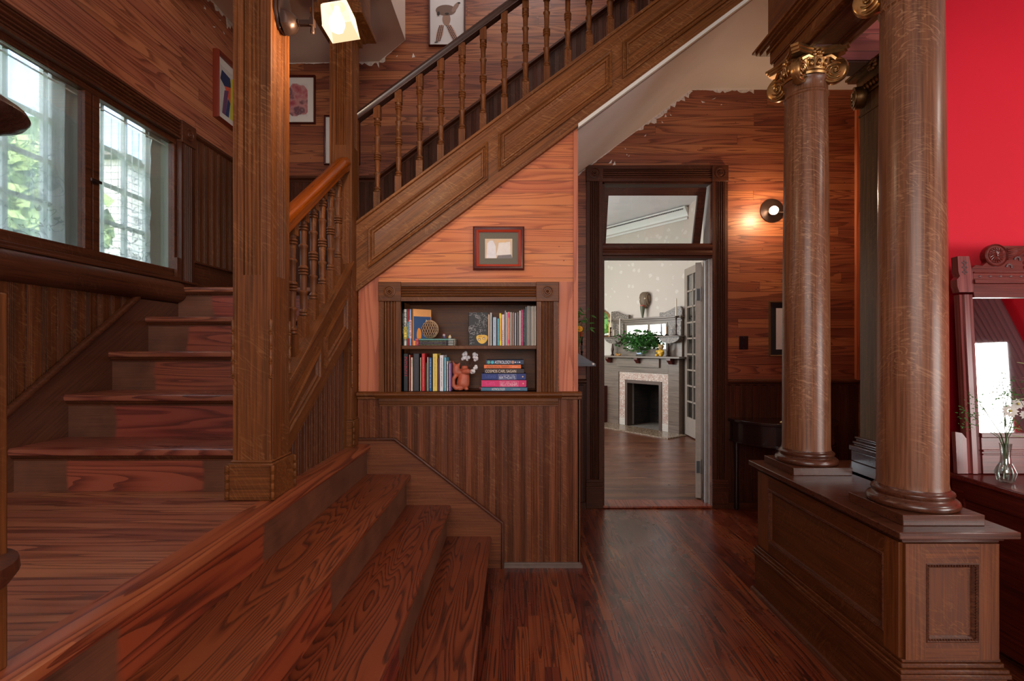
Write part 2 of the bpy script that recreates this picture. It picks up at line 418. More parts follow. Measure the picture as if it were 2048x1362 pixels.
def lace():
    t = NT('lace'); t.t.nodes.remove(t.b); co = t.coords()
    S = split(t, co)
    c2 = t.comb(S['Y'], S['Z'], 0.0)
    n = t.noise(c2, 11, 2.5, .55, .8)
    # contour outlines of petals and stems
    r = t.math('ABSOLUTE', t.math('SUBTRACT', t.math('FRACT', t.math('MULTIPLY', n, 6)), .5))
    line = t.math('LESS_THAN', r, .07)
    vo = t.n('ShaderNodeTexVoronoi', {'Scale': 13.0, 'Randomness': 1.0}, feature='F1'); t.set(vo.inputs['Vector'], c2)
    petal = t.math('MULTIPLY', t.math('LESS_THAN', vo.outputs['Distance'], .42), t.math('GREATER_THAN', t.noise(c2, 6, 1), .5))
    # denser toward the hem
    dens = t.math('MULTIPLY_ADD', S['Z'], -1.1, 2.95, True)
    pat = t.math('MAXIMUM', t.math('MULTIPLY', line, dens), t.math('MULTIPLY', t.math('MULTIPLY', petal, .7), dens))
    wv = t.noise(t.comb(t.math('MULTIPLY', S['Y'], 26), t.math('MULTIPLY', S['Z'], 1.2), 0), 1, 2)
    op = t.math('ADD', t.math('MULTIPLY_ADD', pat, .34, .46), t.math('MULTIPLY_ADD', wv, .6, -.25), 0, True)
    lc = t.mix(t.math('MULTIPLY', pat, .9), lin((222, 228, 224)), lin((112, 118, 118)))  # motif coloured grey for the backlight that dense lace blocks
    di = t.n('ShaderNodeBsdfDiffuse', {0: lc}); tl = t.n('ShaderNodeBsdfTranslucent', {0: lc})
    cl = t.n('ShaderNodeMixShader', {0: .6, 1: di.outputs[0], 2: tl.outputs[0]})
    tr = t.n('ShaderNodeBsdfTransparent')
    mx = t.n('ShaderNodeMixShader', {0: op, 1: tr.outputs[0], 2: cl.outputs[0]})
    t.t.links.new(mx.outputs[0], t.out.inputs[0]); return t.m
M['lace'] = lace()

def wallpaper():
    t = NT('far_room_wallpaper'); co = t.coords()
    vo = t.n('ShaderNodeTexVoronoi', {'Scale': 7.0, 'Randomness': .9}, feature='F1'); t.set(vo.inputs['Vector'], co)
    n = t.noise(co, 40, 2)
    sp = t.math('LESS_THAN', t.math('ADD', vo.outputs['Distance'], t.math('MULTIPLY', n, .35)), .40)
    c = t.mix(t.math('MULTIPLY', sp, .5), lin((198, 186, 174)), lin((222, 214, 204)))
    t.set(t.b.inputs['Base Color'], c); t.b.inputs['Roughness'].default_value = .7; return t.m
M['beige'] = wallpaper()

def tiles(name, c1, c2, grout, sz, axes):
    t = NT(name); S = split(t, t.coords())
    co = t.coords()
    fa = t.math('FRACT', t.math('DIVIDE', S[axes[0]], sz)); fb = t.math('FRACT', t.math('DIVIDE', S[axes[1]], sz))
    g = t.math('MAXIMUM', t.math('LESS_THAN', fa, .06), t.math('LESS_THAN', fb, .06))
    n = t.noise(co, 45, 5, .7)
    c = t.ramp(n, [(.35, c1), (.5, c2), (.62, c1)])
    c = t.mix(g, c, lin(grout)); t.set(t.b.inputs['Base Color'], c); t.b.inputs['Roughness'].default_value = .25
    return t.m
M['tile'] = tiles('marbled_tile', (222, 210, 196), (160, 120, 104), (190, 180, 168), .152, 'XZ')
M['tile_small'] = tiles('small_square_tile', (220, 210, 198), (200, 186, 172), (70, 60, 55), .028, 'XZ')
M['hearth'] = tiles('hearth_tile', (196, 172, 140), (84, 60, 48), (70, 52, 42), .06, 'XY')
def brickm():
    t = NT('sooty_brick'); co = t.coords()
    S = split(t, co); c2 = t.comb(S['X'], S['Z'], 0)
    b = t.n('ShaderNodeTexBrick', {'Scale': 9.0, 'Color1': lin((52, 36, 30)), 'Color2': lin((24, 19, 17)), 'Mortar': lin((92, 84, 74)), 'Mortar Size': .02})
    t.set(b.inputs['Vector'], c2)
    c = t.mix(t.math('MULTIPLY_ADD', t.noise(co, 6, 4), 2.5, -.8, True), b.outputs[0], lin((28, 24, 21)))
    t.set(t.b.inputs['Base Color'], c); t.b.inputs['Roughness'].default_value = .9; return t.m
M['brick'] = brickm()
def carve():
    t = NT('carved_mantel_wood'); co = t.coords()
    vo = t.n('ShaderNodeTexVoronoi', {'Scale': 34.0}, feature='DISTANCE_TO_EDGE'); t.set(vo.inputs['Vector'], co)
    l = t.math('LESS_THAN', vo.outputs['Distance'], .09)
    t.set(t.b.inputs['Base Color'], t.mix(l, lin((78, 66, 58)), lin((142, 126, 112)))); t.b.inputs['Roughness'].default_value = .4
    t.bump(l, .6, .004); return t.m
M['mantelcarve'] = carve()
def wm(o):
    b = Matrix.LocRotScale(o.location, o.rotation_euler, o.scale)
    return wm(o.parent) @ o.matrix_parent_inverse @ b if o.parent else b
def child(m, name, mat, par, **k):
    """a part whose mesh is already in world coordinates"""
    o = m.build(name, mat, par, **k); o.matrix_parent_inverse = wm(par).inverted()
    return o

# ================================================================== ROOM SHELL
LZ = .752                       # lower landing
TZ = [.93, 1.125, 1.32, 1.512, 1.705]   # treads of the side flight; the last is the upper landing
TY = [2.02 + .25 * i for i in range(5)]
WX, BY, FY = -2.08, 4.19, 3.066         # left wall, back wall, bookcase wall
struct(MB().box(-2.3, 6.4, -3.2, BY + .16, -.1, 0).build('floor', M['floor']))
m = MB()                                # left wall round the stair window
for y0, y1, z0, z1 in ((-2.3, 4.35, -.1, 1.76), (-2.3, 4.35, 2.66, 5.6), (-2.3, 1.56, 1.76, 2.66), (3.12, 4.35, 1.76, 2.66)):
    m.box(WX - .14, WX, y0, y1, z0, z1)
struct(m.build('wall_left', M['left_pine']))
m = MB()                                # back wall round the doorway
for x0, x1, z0, z1 in ((-2.22, .729, -.1, 5.6), (1.643, 3.2, -.1, 5.6), (.729, 1.643, 2.73, 5.6)):
    m.box(x0, x1, BY, BY + .16, z0, z1)
struct(m.build('wall_back', M['back_pine']))
struct(MB().box(-2.22, 2.7, -2.42, -2.3, -.1, 3.56).build('wall_front', M['plaster']))
struct(MB().box(2.87, 3.0, 2.74, BY, 0, 3.6).build('wall_hall_right', M['back_pine']))
struct(MB().box(2.845, 2.87, BY - .03, BY, 1.06, 3.5).build('trim_corner_hall', M['wall_pineZ']))
struct(MB().box(2.0, 6.4, 2.5, 2.62, 0, 3.6).build('wall_red', M['red']))
m = MB()                                # parlour wall with a window, seen only in the dresser mirror
m.box(6.3, 6.4, -1.72, 2.5, 0, 3.6).box(6.3, 6.4, -3.1, -2.55, 0, 3.6).box(6.3, 6.4, -2.55, -1.72, 0, .6).box(6.3, 6.4, -2.55, -1.72, 2.45, 3.6)
m.box(2.6, 6.4, -3.2, -3.1, 0, 3.6)
struct(m.build('wall_parlour', M['red']))
m = MB().box(6.30, 6.36, -2.55, -2.50, .6, 2.45).box(6.30, 6.36, -1.77, -1.72, .6, 2.45).box(6.30, 6.36, -2.50, -1.77, 1.5, 1.55).box(6.30, 6.36, -2.5, -1.77, 2.38, 2.45).box(6.30, 6.36, -2.5, -1.77, .6, .66)
struct(m.build('window_2', M['white']))
struct(MB().box(6.42, 30, -20, 20, -.9, -.8).build('floor_parlour_garden', M['dirt']))
# ceilings
m = MB().box(-2.22, 6.4, -3.2, 3.0, 3.5, 3.56)
struct(m.build('ceiling', M['plaster']))
m = MB()
SB = lambda x: 1.684 + .745 * (x + .96)          # underside of the upper flight
ST = lambda x: 2.099 + .739 * (x + .959)         # top of its closed stringer
xe = -.96 + (3.5 - 1.684) / .745
m.ext([(.30, SB(.30)), (xe, 3.5), (3.0, 3.5), (3.0, 3.56), (xe - .03, 3.56), (.30, SB(.30) + .05)], (0, 3.05, 0), (1, 0, 0), (0, 0, 1), (0, BY - 3.05, 0))
struct(m.build('ceiling_soffit', M['plaster']))
m = MB()                                          # plaster over the upper landing, sloping up to a bulkhead
m.ext([(-2.08, 3.72), (-1.14, 3.735), (-.92, 3.917), (-.92, 5.5), (-1.0, 5.5), (-1.0, 3.97), (-1.17, 3.8), (-2.08, 3.8)], (0, 3.04, 0), (1, 0, 0), (0, 0, 1), (0, BY - 3.04, 0))
m.box(-2.08, -.92, 3.0, 3.04, 3.46, 3.8)
struct(m.build('ceiling_landing', M['plaster_warm']))
struct(MB().box(-.92, 3.0, 3.0, 3.04, 3.46, 5.6).build('wall_stairwell_front', M['plaster']))
struct(MB().box(2.9, 3.0, 3.04, BY, 3.56, 5.6).build('wall_stairwell_right', M['plaster']))
struct(MB().box(-2.3, 3.0, 2.9, 4.35, 5.5, 5.6).build('ceiling_upstairs', M['plaster']))

def ragged(name, pts, w_, axis, off, seed):
    """torn plaster edge left on the boards along a line"""
    rr = random.Random(seed); m = MB()
    for (a0, b0), (a1, b1) in zip(pts[:-1], pts[1:]):
        L = math.hypot(a1 - a0, b1 - b0); n = int(L / .02); ux, uy = (a1 - a0) / L, (b1 - b0) / L; nx, ny = uy, -ux
        up, lo = [], []
        ph = rr.random() * 9
        for i in range(n + 1):
            t = L * i / n
            env = max(0, math.sin(t * 5 + ph) * .6 + .45 + .3 * math.sin(t * 13 + ph))
            d = w_ * (.08 + env * rr.random() * (1.0 if rr.random() > .15 else 1.6))
            up.append((a0 + ux * t - nx * .004, b0 + uy * t - ny * .004)); lo.append((a0 + ux * t + nx * d, b0 + uy * t + ny * d))
        P = lambda a, b, h: (a, off - h, b) if axis == 'Y' else (off + h, a, b)
        for i in range(n):
            q = [up[i], up[i + 1], lo[i + 1], lo[i]]
            m.add([P(a, b, 0) for a, b in q] + [P(a, b, .002) for a, b in q], [(0, 1, 2, 3), (4, 5, 6, 7), (2, 3, 7, 6)])
        for k in range(int(L * 7)):                 # loose flecks
            t = rr.random() * L; dd = w_ * (1 + rr.random() * 2.2); s = .004 + rr.random() * .012
            c = (a0 + ux * t + nx * dd, b0 + uy * t + ny * dd)
            q = [(c[0] + ux * s * 2 * math.cos(k) - s * math.sin(k), c[1] + uy * s * 2 + s * .3), (c[0] + s, c[1] - s * .6), (c[0] - s * .8, c[1] - s)]
            m.add([P(a, b, .0015) for a, b in q], [(0, 1, 2)])
    o = m.build(name, M['ragged']); return struct(o)
ragged('trim_ragged_soffit', [(.40, SB(.40)), (xe, 3.5), (2.0, 3.5)], .045, 'Y', BY - .001, 3)
ragged('trim_ragged_landing', [(-2.07, 3.72), (-1.14, 3.735), (-.92, 3.92)], .05, 'Y', BY - .001, 4)
ragged('trim_ragged_left', [(3.0, 3.72), (4.18, 3.72)], .05, 'X', WX + .001, 5)

# ------------------------------------------------------------------ ribbed wainscots
def ribs(L, pitch=.073, n=5, d=.0042, start=0.0):
    """profile along the wall: (distance, proudness) flat board, then a band of reeds"""
    out = []; a = -start
    while a < L:
        seq = [(a, 0), (a + pitch * .5, 0)]
        w_ = pitch * .5 / n
        for k in range(n):
            b = a + pitch * .5 + k * w_
            seq += [(b + w_ * .12, -d), (b + w_ * .30, -d * .1), (b + w_ * .7, -d * .1), (b + w_ * .9, -d)]
        out += seq; a += pitch
    o2 = []
    for p, q in out:
        if 0 <= p <= L: o2.append((p, q))
    if o2[0][0] > 0: o2.insert(0, (0, 0))
    o2.append((L, 0)); return o2
def ribwall(prof, o, a, nrm, zb, zt, back=.02):
    o, a, nrm = Vector(o), Vector(a), Vector(nrm); vs = []
    for p, q in prof:
        P = o + a * p + nrm * q
        vs.append((P.x, P.y, zb(p))); vs.append((P.x, P.y, zt(p)))
    n = len(prof); m = MB()
    m.add(vs, [(2 * i, 2 * i + 2, 2 * i + 3, 2 * i + 1) for i in range(n - 1)])
    return m
c = lambda v: (lambda p: v)
struct(ribwall(ribs(1.36), (-.96, FY - .012, 0), (1, 0, 0), (0, -1, 0), c(0), c(1.03)).build('trim_wainscot_bookcase', M['oakW'], recalc=False))
struct(MB().box(-.96, .385, FY - .006, FY, 0, 1.03).box(.383, .393, FY - .012, BY, 0, 1.03).build('trim_wainscot_backing', M['oakW']))
struct(ribwall(ribs(2.2), (WX + .014, .9, 0), (0, 1, 0), (1, 0, 0), c(LZ), c(1.62)).build('trim_wainscot_left', M['oakWL'], recalc=False))
struct(ribwall(ribs(.99, n=2), (WX + .014, 3.2, 0), (0, 1, 0), (1, 0, 0), c(1.88), c(2.70)).build('trim_wainscot_landing', M['oakWL'], recalc=False))
struct(ribwall(ribs(.93, n=3, d=.003), (-2.06, BY - .012, 0), (1, 0, 0), (0, -1, 0), c(1.7), c(2.722)).build('trim_wainscot_landing_back', M['oakD'], recalc=False))
WS = lambda x: 2.755 + .745 * (x + 1.13)
struct(ribwall(ribs(3.8, n=3, d=.003), (-1.13, BY - .012, 0), (1, 0, 0), (0, -1, 0), lambda p: SB(-1.13 + p) + .05, lambda p: WS(-1.13 + p)).build('trim_wainscot_upper_flight', M['oakD'], recalc=False))
struct(ribwall(ribs(1.1, n=3, d=.003), (1.77, BY - .012, 0), (1, 0, 0), (0, -1, 0), c(0), c(1.03)).build('trim_wainscot_hall', M['oakD'], recalc=False))
struct(ribwall(ribs(.21, n=3, d=.003), (.39, BY - .012, 0), (1, 0, 0), (0, -1, 0), c(0), c(1.03)).build('trim_wainscot_door_left', M['oakD'], recalc=False))
RAILP = [(0, 0), (.012, .004), (.012, .018), (.022, .022), (.034, .03), (.034, .045), (.026, .052), (0, .056)]   # proud, height
def rail(m, o, L, nrm, s=1.0): m.ext([(a * s, b * s) for a, b in RAILP], o, nrm, (0, 0, 1), L); return m
struct(rail(MB(), (1.77, BY, 1.02), (1.1, 0, 0), (0, -1, 0)).build('trim_chair_rail_hall', M['oakDX']))
struct(rail(MB(), (.39, BY, 1.02), (.21, 0, 0), (0, -1, 0)).build('trim_chair_rail_door', M['oakDX']))
struct(rail(MB(), (-2.08, BY, 2.72), (.95, 0, 0), (0, -1, 0)).build('trim_chair_rail_landing', M['oakDX']))
struct(rail(MB(), (-1.14, BY, 2.72), (3.2, 0, 3.2 * .745), (0, -1, 0), 1.15).build('trim_chair_rail_upper_flight', M['oakDX']))
struct(rail(MB(), (WX, 3.2, 2.67), (0, .99, 0), (1, 0, 0)).build('trim_chair_rail_left', M['oakDY']))
struct(MB().box(WX, WX + .02, 3.05, BY, TZ[4], 1.89).ext(RAILP, (WX, 3.2, 1.865), (1, 0, 0), (0, 0, .6), (0, .99, 0)).build('baseboard_landing_left', M['oakDY']))
struct(MB().box(-2.08, -1.1, BY - .02, BY, TZ[4], 1.89).build('baseboard_landing_back', M['oakDX']))
struct(MB().box(1.772, 2.87, BY - .03, BY, 0, .05).box(.39, .6, BY - .03, BY, 0, .05).build('baseboard_hall', M['oakDX']))
struct(MB().box(-.082, .41, FY - .03, FY, 0, .018).box(-.07, .40, FY - .022, FY, .018, .03).build('baseboard_bookcase', simple('worn_grey_shoe_board', (104, 88, 80), .5, var=.15, vscale=30)))

# ------------------------------------------------------------------ bookcase wall with its opening
BX0, BX1, BZ0, BZ1 = -.696, .132, 1.07, 1.622
m = MB()
m.box(-.96, .383, FY, FY + .08, 0, BZ0)
for x0, x1, z0 in ((-.96, BX0, BZ0), (BX0, BX1, BZ1), (BX1, .383, BZ0)):
    m.ext([(x0, z0), (x1, z0), (x1, SB(x1) + .06), (x0, SB(x0) + .06)], (0, FY, 0), (1, 0, 0), (0, 0, 1), (0, .08, 0))
m.box(.33, .383, FY + .08, BY, 0, 2.68)
struct(m.build('wall_bookcase', M['wall_pine']))
m = MB()
m.ext([(-.952, 1.07), (X(757, 3.06), 1.07), (X(757, 3.06), 1.86), (-.952, 1.72)], (0, FY - .006, 0), (1, 0, 0), (0, 0, 1), (0, .006, 0))
m.box(X(1118, 3.06), X(1146, 3.06), FY - .006, FY, 1.07, Z(563, 3.06))
m.box(.358, .385, FY - .012, FY, 1.07, 2.66)
struct(m.build('trim_upright_boards', M['wall_pineZ']))
m = MB()
rail(m, (-.96, FY - .012, 1.022), (.14, 0, 0), (0, -1, 0), .9); rail(m, (X(1117, 3.05), FY - .012, 1.022), (.405 - X(1117, 3.05), 0, 0), (0, -1, 0), .9)
m.box(.383, .405, FY - .03, BY, 1.03, 1.07)
struct(m.build('trim_chair_rail_bookcase', M['oakX']))

# ================================================================== fluted casings and roundel blocks
def flute(w_, t, n=4, mar=.22):
    """casing profile (across, proud)"""
    p = [(0, 0), (0, t)]; a0 = w_ * mar; a1 = w_ * (1 - mar); s = (a1 - a0) / n
    p.append((a0, t))
    for k in range(n):
        b = a0 + k * s
        p += [(b + s * .08, t * .55), (b + s * .3, t * .95), (b + s * .5, t * 1.02), (b + s * .7, t * .95), (b + s * .92, t * .55)]
    p += [(a1, t), (w_, t), (w_, 0)]; return p
def roundel(m, c_, nrm, r):
    m.lathe([(r, 0), (r, .006), (r * .82, .007), (r * .74, .001), (r * .52, .001), (r * .42, .007), (r * .26, .007), (r * .16, .001), (r * .12, .009), (.001, .012)], c_, nrm, 24)

# ------------------------------------------------------------------ built-in bookcase
bc = thing('built_in_bookcase', 'oak bookcase niche with fluted casing set in the orange boarded wall under the stairs', 'bookcase', (-.28, FY, 1.07))
CX0, CX1 = X(759, 3.05), X(1116, 3.05)
cw = BX0 - CX0; y = FY
for x0 in (CX0, BX1):
    w_ = cw if x0 == CX0 else CX1 - BX1
    child(MB().ext(flute(w_, .026), (x0, y, BZ0), (1, 0, 0), (0, -1, 0), (0, 0, BZ1 - BZ0)), 'side_casing', M['oakZ'], bc)
child(MB().ext(flute(.115, .026, 4), (BX0, y, BZ1 + .115), (0, 0, -1), (0, -1, 0), (BX1 - BX0, 0, 0)), 'head_casing', M['oakX'], bc)
for x0, x1 in ((CX0, BX0), (BX1, CX1)):
    cb_ = child(MB().box(x0 - .004, x1 + .004, y - .034, y, BZ1 - .002, BZ1 + .117), 'corner_block', M['oakX'], bc, bevel=.003)
    m = MB(); roundel(m, ((x0 + x1) / 2, y - .034, BZ1 + .058), (0, -1, 0), .036)
    child(m, 'roundel', M['oakX'], cb_)
o = child(MB().ext([(0, 0), (.05, 0), (.062, -.008), (.062, -.018), (.05, -.026), (.04, -.038), (0, -.038)], (CX0 - .02, y, BZ0), (0, -1, 0), (0, 0, 1), (CX1 - CX0 + .04, 0, 0)), 'sill', M['oakX'], bc)
child(MB().ext([(0, 0), (.03, 0), (.03, -.02), (.024, -.026), (.024, -.034), (.018, -.04), (.018, -.05), (0, -.05)], (CX0, y, BZ0 - .038), (0, -1, 0), (0, 0, 1), (CX1 - CX0, 0, 0)), 'apron', M['oakX'], bc)
child(MB().box(BX0 - .02, BX1 + .02, 3.32, 3.34, BZ0 - .02, BZ1 + .02), 'back_panel', M['oakX'], bc)
child(MB().box(BX0 - .02, BX0, y, 3.32, BZ0 - .02, BZ1 + .02), 'side_board', M['oakZ'], bc)
child(MB().box(BX1, BX1 + .02, y, 3.32, BZ0 - .02, BZ1 + .02), 'side_board', M['oakZ'], bc)
child(MB().box(BX0, BX1, y, 3.32, BZ1, BZ1 + .02), 'top_board', M['oakX'], bc)
child(MB().box(BX0, BX1, y - .002, 3.32, BZ0 - .02, BZ0), 'bottom_board', M['oakX'], bc)
SHZ = 1.352
child(MB().box(BX0, BX1, y + .006, 3.32, SHZ - .022, SHZ), 'shelf', M['oakX'], bc, bevel=.002)

# ================================================================== STAIRS
st = thing('staircase', 'three broad pine steps rising left to the worn lower landing', 'stairs', (-.5, 2, 0))
NX = [-.144, -.389, -.632]; RX = [-.169, -.414, -.659, -.90]; SZ = [.193, .383, .570]
def nosed(x0, x1, z, t=.028):   # profile across the tread with a rounded front at x1
    return [(x0, z - t), (x0, z), (x1 - .008, z), (x1 - .002, z - .004), (x1, z - t * .5), (x1 - .002, z - t + .004), (x1 - .008, z - t)]
Y0, Y1 = .78, FY - .025
for i in range(3):
    child(MB().ext(nosed(RX[i + 1] - .01, NX[i], SZ[i]), (0, Y0, 0), (1, 0, 0), (0, 0, 1), (0, Y1 - Y0, 0)), 'tread', M['treadY'], st)
    child(MB().box(RX[i] - .015, RX[i], Y0, Y1, 0 if i == 0 else SZ[i - 1] - .02, SZ[i] - .02), 'riser', M['riserY'], st)
child(MB().box(RX[3] - .015, RX[3], Y0, Y1, SZ[2] - .02, LZ - .025), 'riser', M['riserY'], st)
child(MB().ext([(0, 0), (.016, 0), (.012, -.008), (.004, -.014), (0, -.02)], (RX[3], Y0, LZ - .027), (1, 0, 0), (0, 0, 1), (0, Y1 - Y0, 0)), 'cove_moulding', M['nose'], st)
child(MB().box(WX, -.975, .8, 3.05, LZ - .03, LZ), 'landing_floor', M['landing'], st)
child(MB().ext(nosed(-.976, -.877, LZ + .001, .03), (0, Y0, 0), (1, 0, 0), (0, 0, 1), (0, FY - .02 - Y0, 0)), 'landing_nosing', M['nose'], st)
m = MB().ext([(-.96, 0), (-.96, .776), (-.726, .776), (-.082, .272), (-.082, 0)], (0, FY - .028, 0), (1, 0, 0), (0, 0, 1), (0, .028, 0))
child(m, 'skirt_board', oak('worn_skirt_oak', (84, 52, 36), (122, 80, 56), (126, 86, 62), 'X', fl=.2, rough=.5), st)
m = MB()
capp = [(0, -.004), (-.008, .004), (-.008, .012), (0, .018), (.012, .02), (.03, .016)]
m.tube([(-.95, FY - .034, .784), (-.73, FY - .034, .784), (-.076, FY - .034, .275), (-.076, FY - .034, .0)], .010, 8)
child(m, 'skirt_moulding', M['oakDX'], st)

st = thing('staircase', 'worn flight of five steps beside the stair window climbing to the upper landing', 'stairs', (-1.5, 2.5, LZ))
for i in range(5):
    z = TZ[i]; yn = TY[i]; yb = TY[i + 1] + .03 if i < 4 else BY
    P = [(yb, z - .03), (yb, z), (yn + .008, z), (yn + .002, z - .004), (yn, z - .015), (yn + .002, z - .026), (yn + .008, z - .03)]
    x1 = -1.0 if i < 4 else -.975
    child(MB().ext(P, (WX + .03 if i < 4 else WX, 0, 0), (0, 1, 0), (0, 0, 1), (x1 - WX - .03 if i < 4 else x1 - WX, 0, 0)), 'tread' if i < 4 else 'landing_floor', M['treadX'], st)
    zb = LZ if i == 0 else TZ[i - 1]
    child(MB().box(WX + .03, x1, yn + .025, yn + .04, zb, z - .028), 'riser', M['riserX'], st)
    child(MB().ext([(0, 0), (-.016, 0), (-.012, -.01), (-.004, -.016), (-.004, -.022), (0, -.022)], (WX + .03, yn + .025, z - .03), (0, 1, 0), (0, 0, 1), (x1 - WX - .03, 0, 0)), 'cove_moulding', M['oakDX'], st)
m = MB().ext([(.9, LZ), (.9, .94), (1.853, .94), (2.72, 1.605), (3.06, 1.605), (3.06, LZ)], (WX, 0, 0), (0, 1, 0), (0, 0, 1), (.03, 0, 0))
child(m, 'wall_skirt', oak('wall_skirt_oak', (66, 42, 31), (92, 62, 46), (100, 70, 52), 'Y', rot=(-SL1, 0, 0), fl=.15, rough=.38, coat=.25), st)
m = MB().tube([(WX + .03, .9, .95), (WX + .03, 1.85, .95), (WX + .03, 2.715, 1.612)], .018, 10)
child(m, 'skirt_cap', M['oakDY'], st)
T1 = lambda y: 1.19 + .768 * (y - 2.137)
B1 = lambda y: .90 + .63 * (y - 2.153)
SXF = -.97
ya, yb = 2.08, 2.98
child(MB().ext([(ya, B1(ya)), (yb, B1(yb)), (yb, T1(yb)), (ya, T1(ya))], (SXF - .06, 0, 0), (0, 1, 0), (0, 0, 1), (.06, 0, 0)), 'closed_stringer', M['oakS1'], st)
child(MB().ext([(ya, T1(ya) - .005), (yb, T1(yb) - .005), (yb, T1(yb) + .018), (ya, T1(ya) + .018)], (SXF - .085, 0, 0), (0, 1, 0), (0, 0, 1), (.10, 0, 0)), 'stringer_cap', M['oakS1'], st, bevel=.004)
for y0, y1 in ((2.09, 2.462), (2.533, 2.86)):
    poly = [(y0, B1(y0) + .095), (y1, B1(y1) + .095), (y1, T1(y1) - .10), (y0, T1(y0) - .10)]
    m = MB().relief(poly, [(0, 0), (0, .014), (.010, .019), (.016, .004), (.022, .012), (.030, .012), (.036, .002)], lambda a, b, h: (SXF + h, a, b))
    child(m, 'raised_panel', M['oakS1'], st)
child(ribwall(ribs(.9, .062, 1, .006), (-.995, 2.08, 0), (0, 1, 0), (1, 0, 0), c(LZ), lambda p: B1(2.08 + p) + .02), 'ribbed_side_panel', M['oakWL'], st, recalc=False)
child(MB().box(-1.03, -.992, 2.9, 2.98, LZ, 1.45), 'corner_stile', M['oakZ'], st)

st = thing('staircase', 'upper flight with panelled oak stringer rising right above the bookcase', 'stairs', (-.95, 3.6, TZ[4]))
SY = 3.04
xr = 1.9
child(MB().ext([(-.965, SB(-.965)), (xr, SB(xr)), (xr, ST(xr)), (-.965, ST(-.965))], (0, SY, 0), (1, 0, 0), (0, 0, 1), (0, .07, 0)), 'closed_stringer', M['oakS2'], st)
child(MB().ext([(-.965, ST(-.965) - .01), (xr, ST(xr) - .01), (xr, ST(xr) + .012), (-.965, ST(-.965) + .012)], (0, SY - .014, 0), (1, 0, 0), (0, 0, 1), (0, .11, 0)), 'stringer_cap', M['oakS2'], st, bevel=.004)
child(MB().ext([(-.965, SB(-.965)), (xr, SB(xr)), (xr, SB(xr) + .02), (-.965, SB(-.965) + .02)], (0, SY - .008, 0), (1, 0, 0), (0, 0, 1), (0, .008, 0)), 'lower_bead', M['oakS2'], st)
pan = [(X(737, SY), X(975, SY)), (X(996.5, SY), X(1223, SY)), (X(1244.5, SY), X(1470, SY)), (X(1492, SY), 1.88)]
for x0, x1 in pan:
    poly = [(x0, SB(x0) + .085), (x1, SB(x1) + .085), (x1, ST(x1) - .095), (x0, ST(x0) - .095)]
    m = MB().relief(poly, [(0, 0), (0, .016), (.006, .021), (.012, .017), (.017, .003), (.022, .004), (.026, .014), (.034, .014), (.038, .004), (.044, .002)], lambda a, b, h: (a, SY - h, b))
    child(m, 'raised_panel', M['oakS2'], st)
for k in range(9):
    x0 = -.93 + .262 * k; z = TZ[4] + .06 + .195 * (k + 1)
    child(MB().box(x0 - .025, x0 + .262, 3.112, BY - .022, z - .03, z), 'tread', M['treadX'], st)
    child(MB().box(x0, x0 + .015, 3.112, BY - .022, z - .165, z - .03), 'riser', M['riserX'], st)
xs = .383
struct(MB().ext([(xs, SB(xs) - .012), (xe, SB(xe) - .012), (xe, SB(xe) + .012), (xs, SB(xs) + .012)], (0, SY - .014, 0), (1, 0, 0), (0, 0, 1), (0, .03, 0)).build('trim_soffit_edge', M['white']))

# ------------------------------------------------------------------ newel posts
def sq_fluted(x0, x1, y0, y1, d=.009, n=4):
    """closed plan outline of a square post with reeds on every face"""
    out = []
    for (ax, ay), (bx, by), (nx, ny) in (((x0, y0), (x1, y0), (0, -1)), ((x1, y0), (x1, y1), (1, 0)), ((x1, y1), (x0, y1), (0, 1)), ((x0, y1), (x0, y0), (-1, 0))):
        L = math.hypot(bx - ax, by - ay); ux, uy = (bx - ax) / L, (by - ay) / L
        out.append((ax, ay))
        def P(t, q): out.append((ax + ux * t - nx * q, ay + uy * t - ny * q))
        P(L * .10, 0); P(L * .105, .003); P(L * .12, 0)
        s = L * .46 / n; b = L * .27
        P(b, 0)
        for k in range(n):
            P(b + s * .1, d); P(b + s * .35, d * .2); P(b + s * .65, d * .2); P(b + s * .9, d); b += s
        P(b, 0); P(L * .88, 0); P(L * .895, .003); P(L * .90, 0)
    return out
def sq_lined(x0, x1, y0, y1):
    out = []
    for (ax, ay), (bx, by), (nx, ny) in (((x0, y0), (x1, y0), (0, -1)), ((x1, y0), (x1, y1), (1, 0)), ((x1, y1), (x0, y1), (0, 1)), ((x0, y1), (x0, y0), (-1, 0))):
        L = math.hypot(bx - ax, by - ay); ux, uy = (bx - ax) / L, (by - ay) / L
        out.append((ax, ay))
        for t, q in ((.10, 0), (.105, .003), (.12, 0), (.88, 0), (.895, .003), (.90, 0)): out.append((ax + ux * L * t - nx * q, ay + uy * L * t - ny * q))
    return out
BEAD = []
def bead_prof(L, r):
    p = [(r * .3, 0)]; n = 4
    for k in range(n):
        b = L * k / n; s = L / n
        p += [(r * .9, b + s * .05), (r, b + s * .12), (r * .6, b + s * .17), (r, b + s * .22), (r * .6, b + s * .27), (r * .8, b + s * .34), (r * .8, b + s * .92), (r * .6, b + s * .96)]
    p.append((r * .3, L)); return p
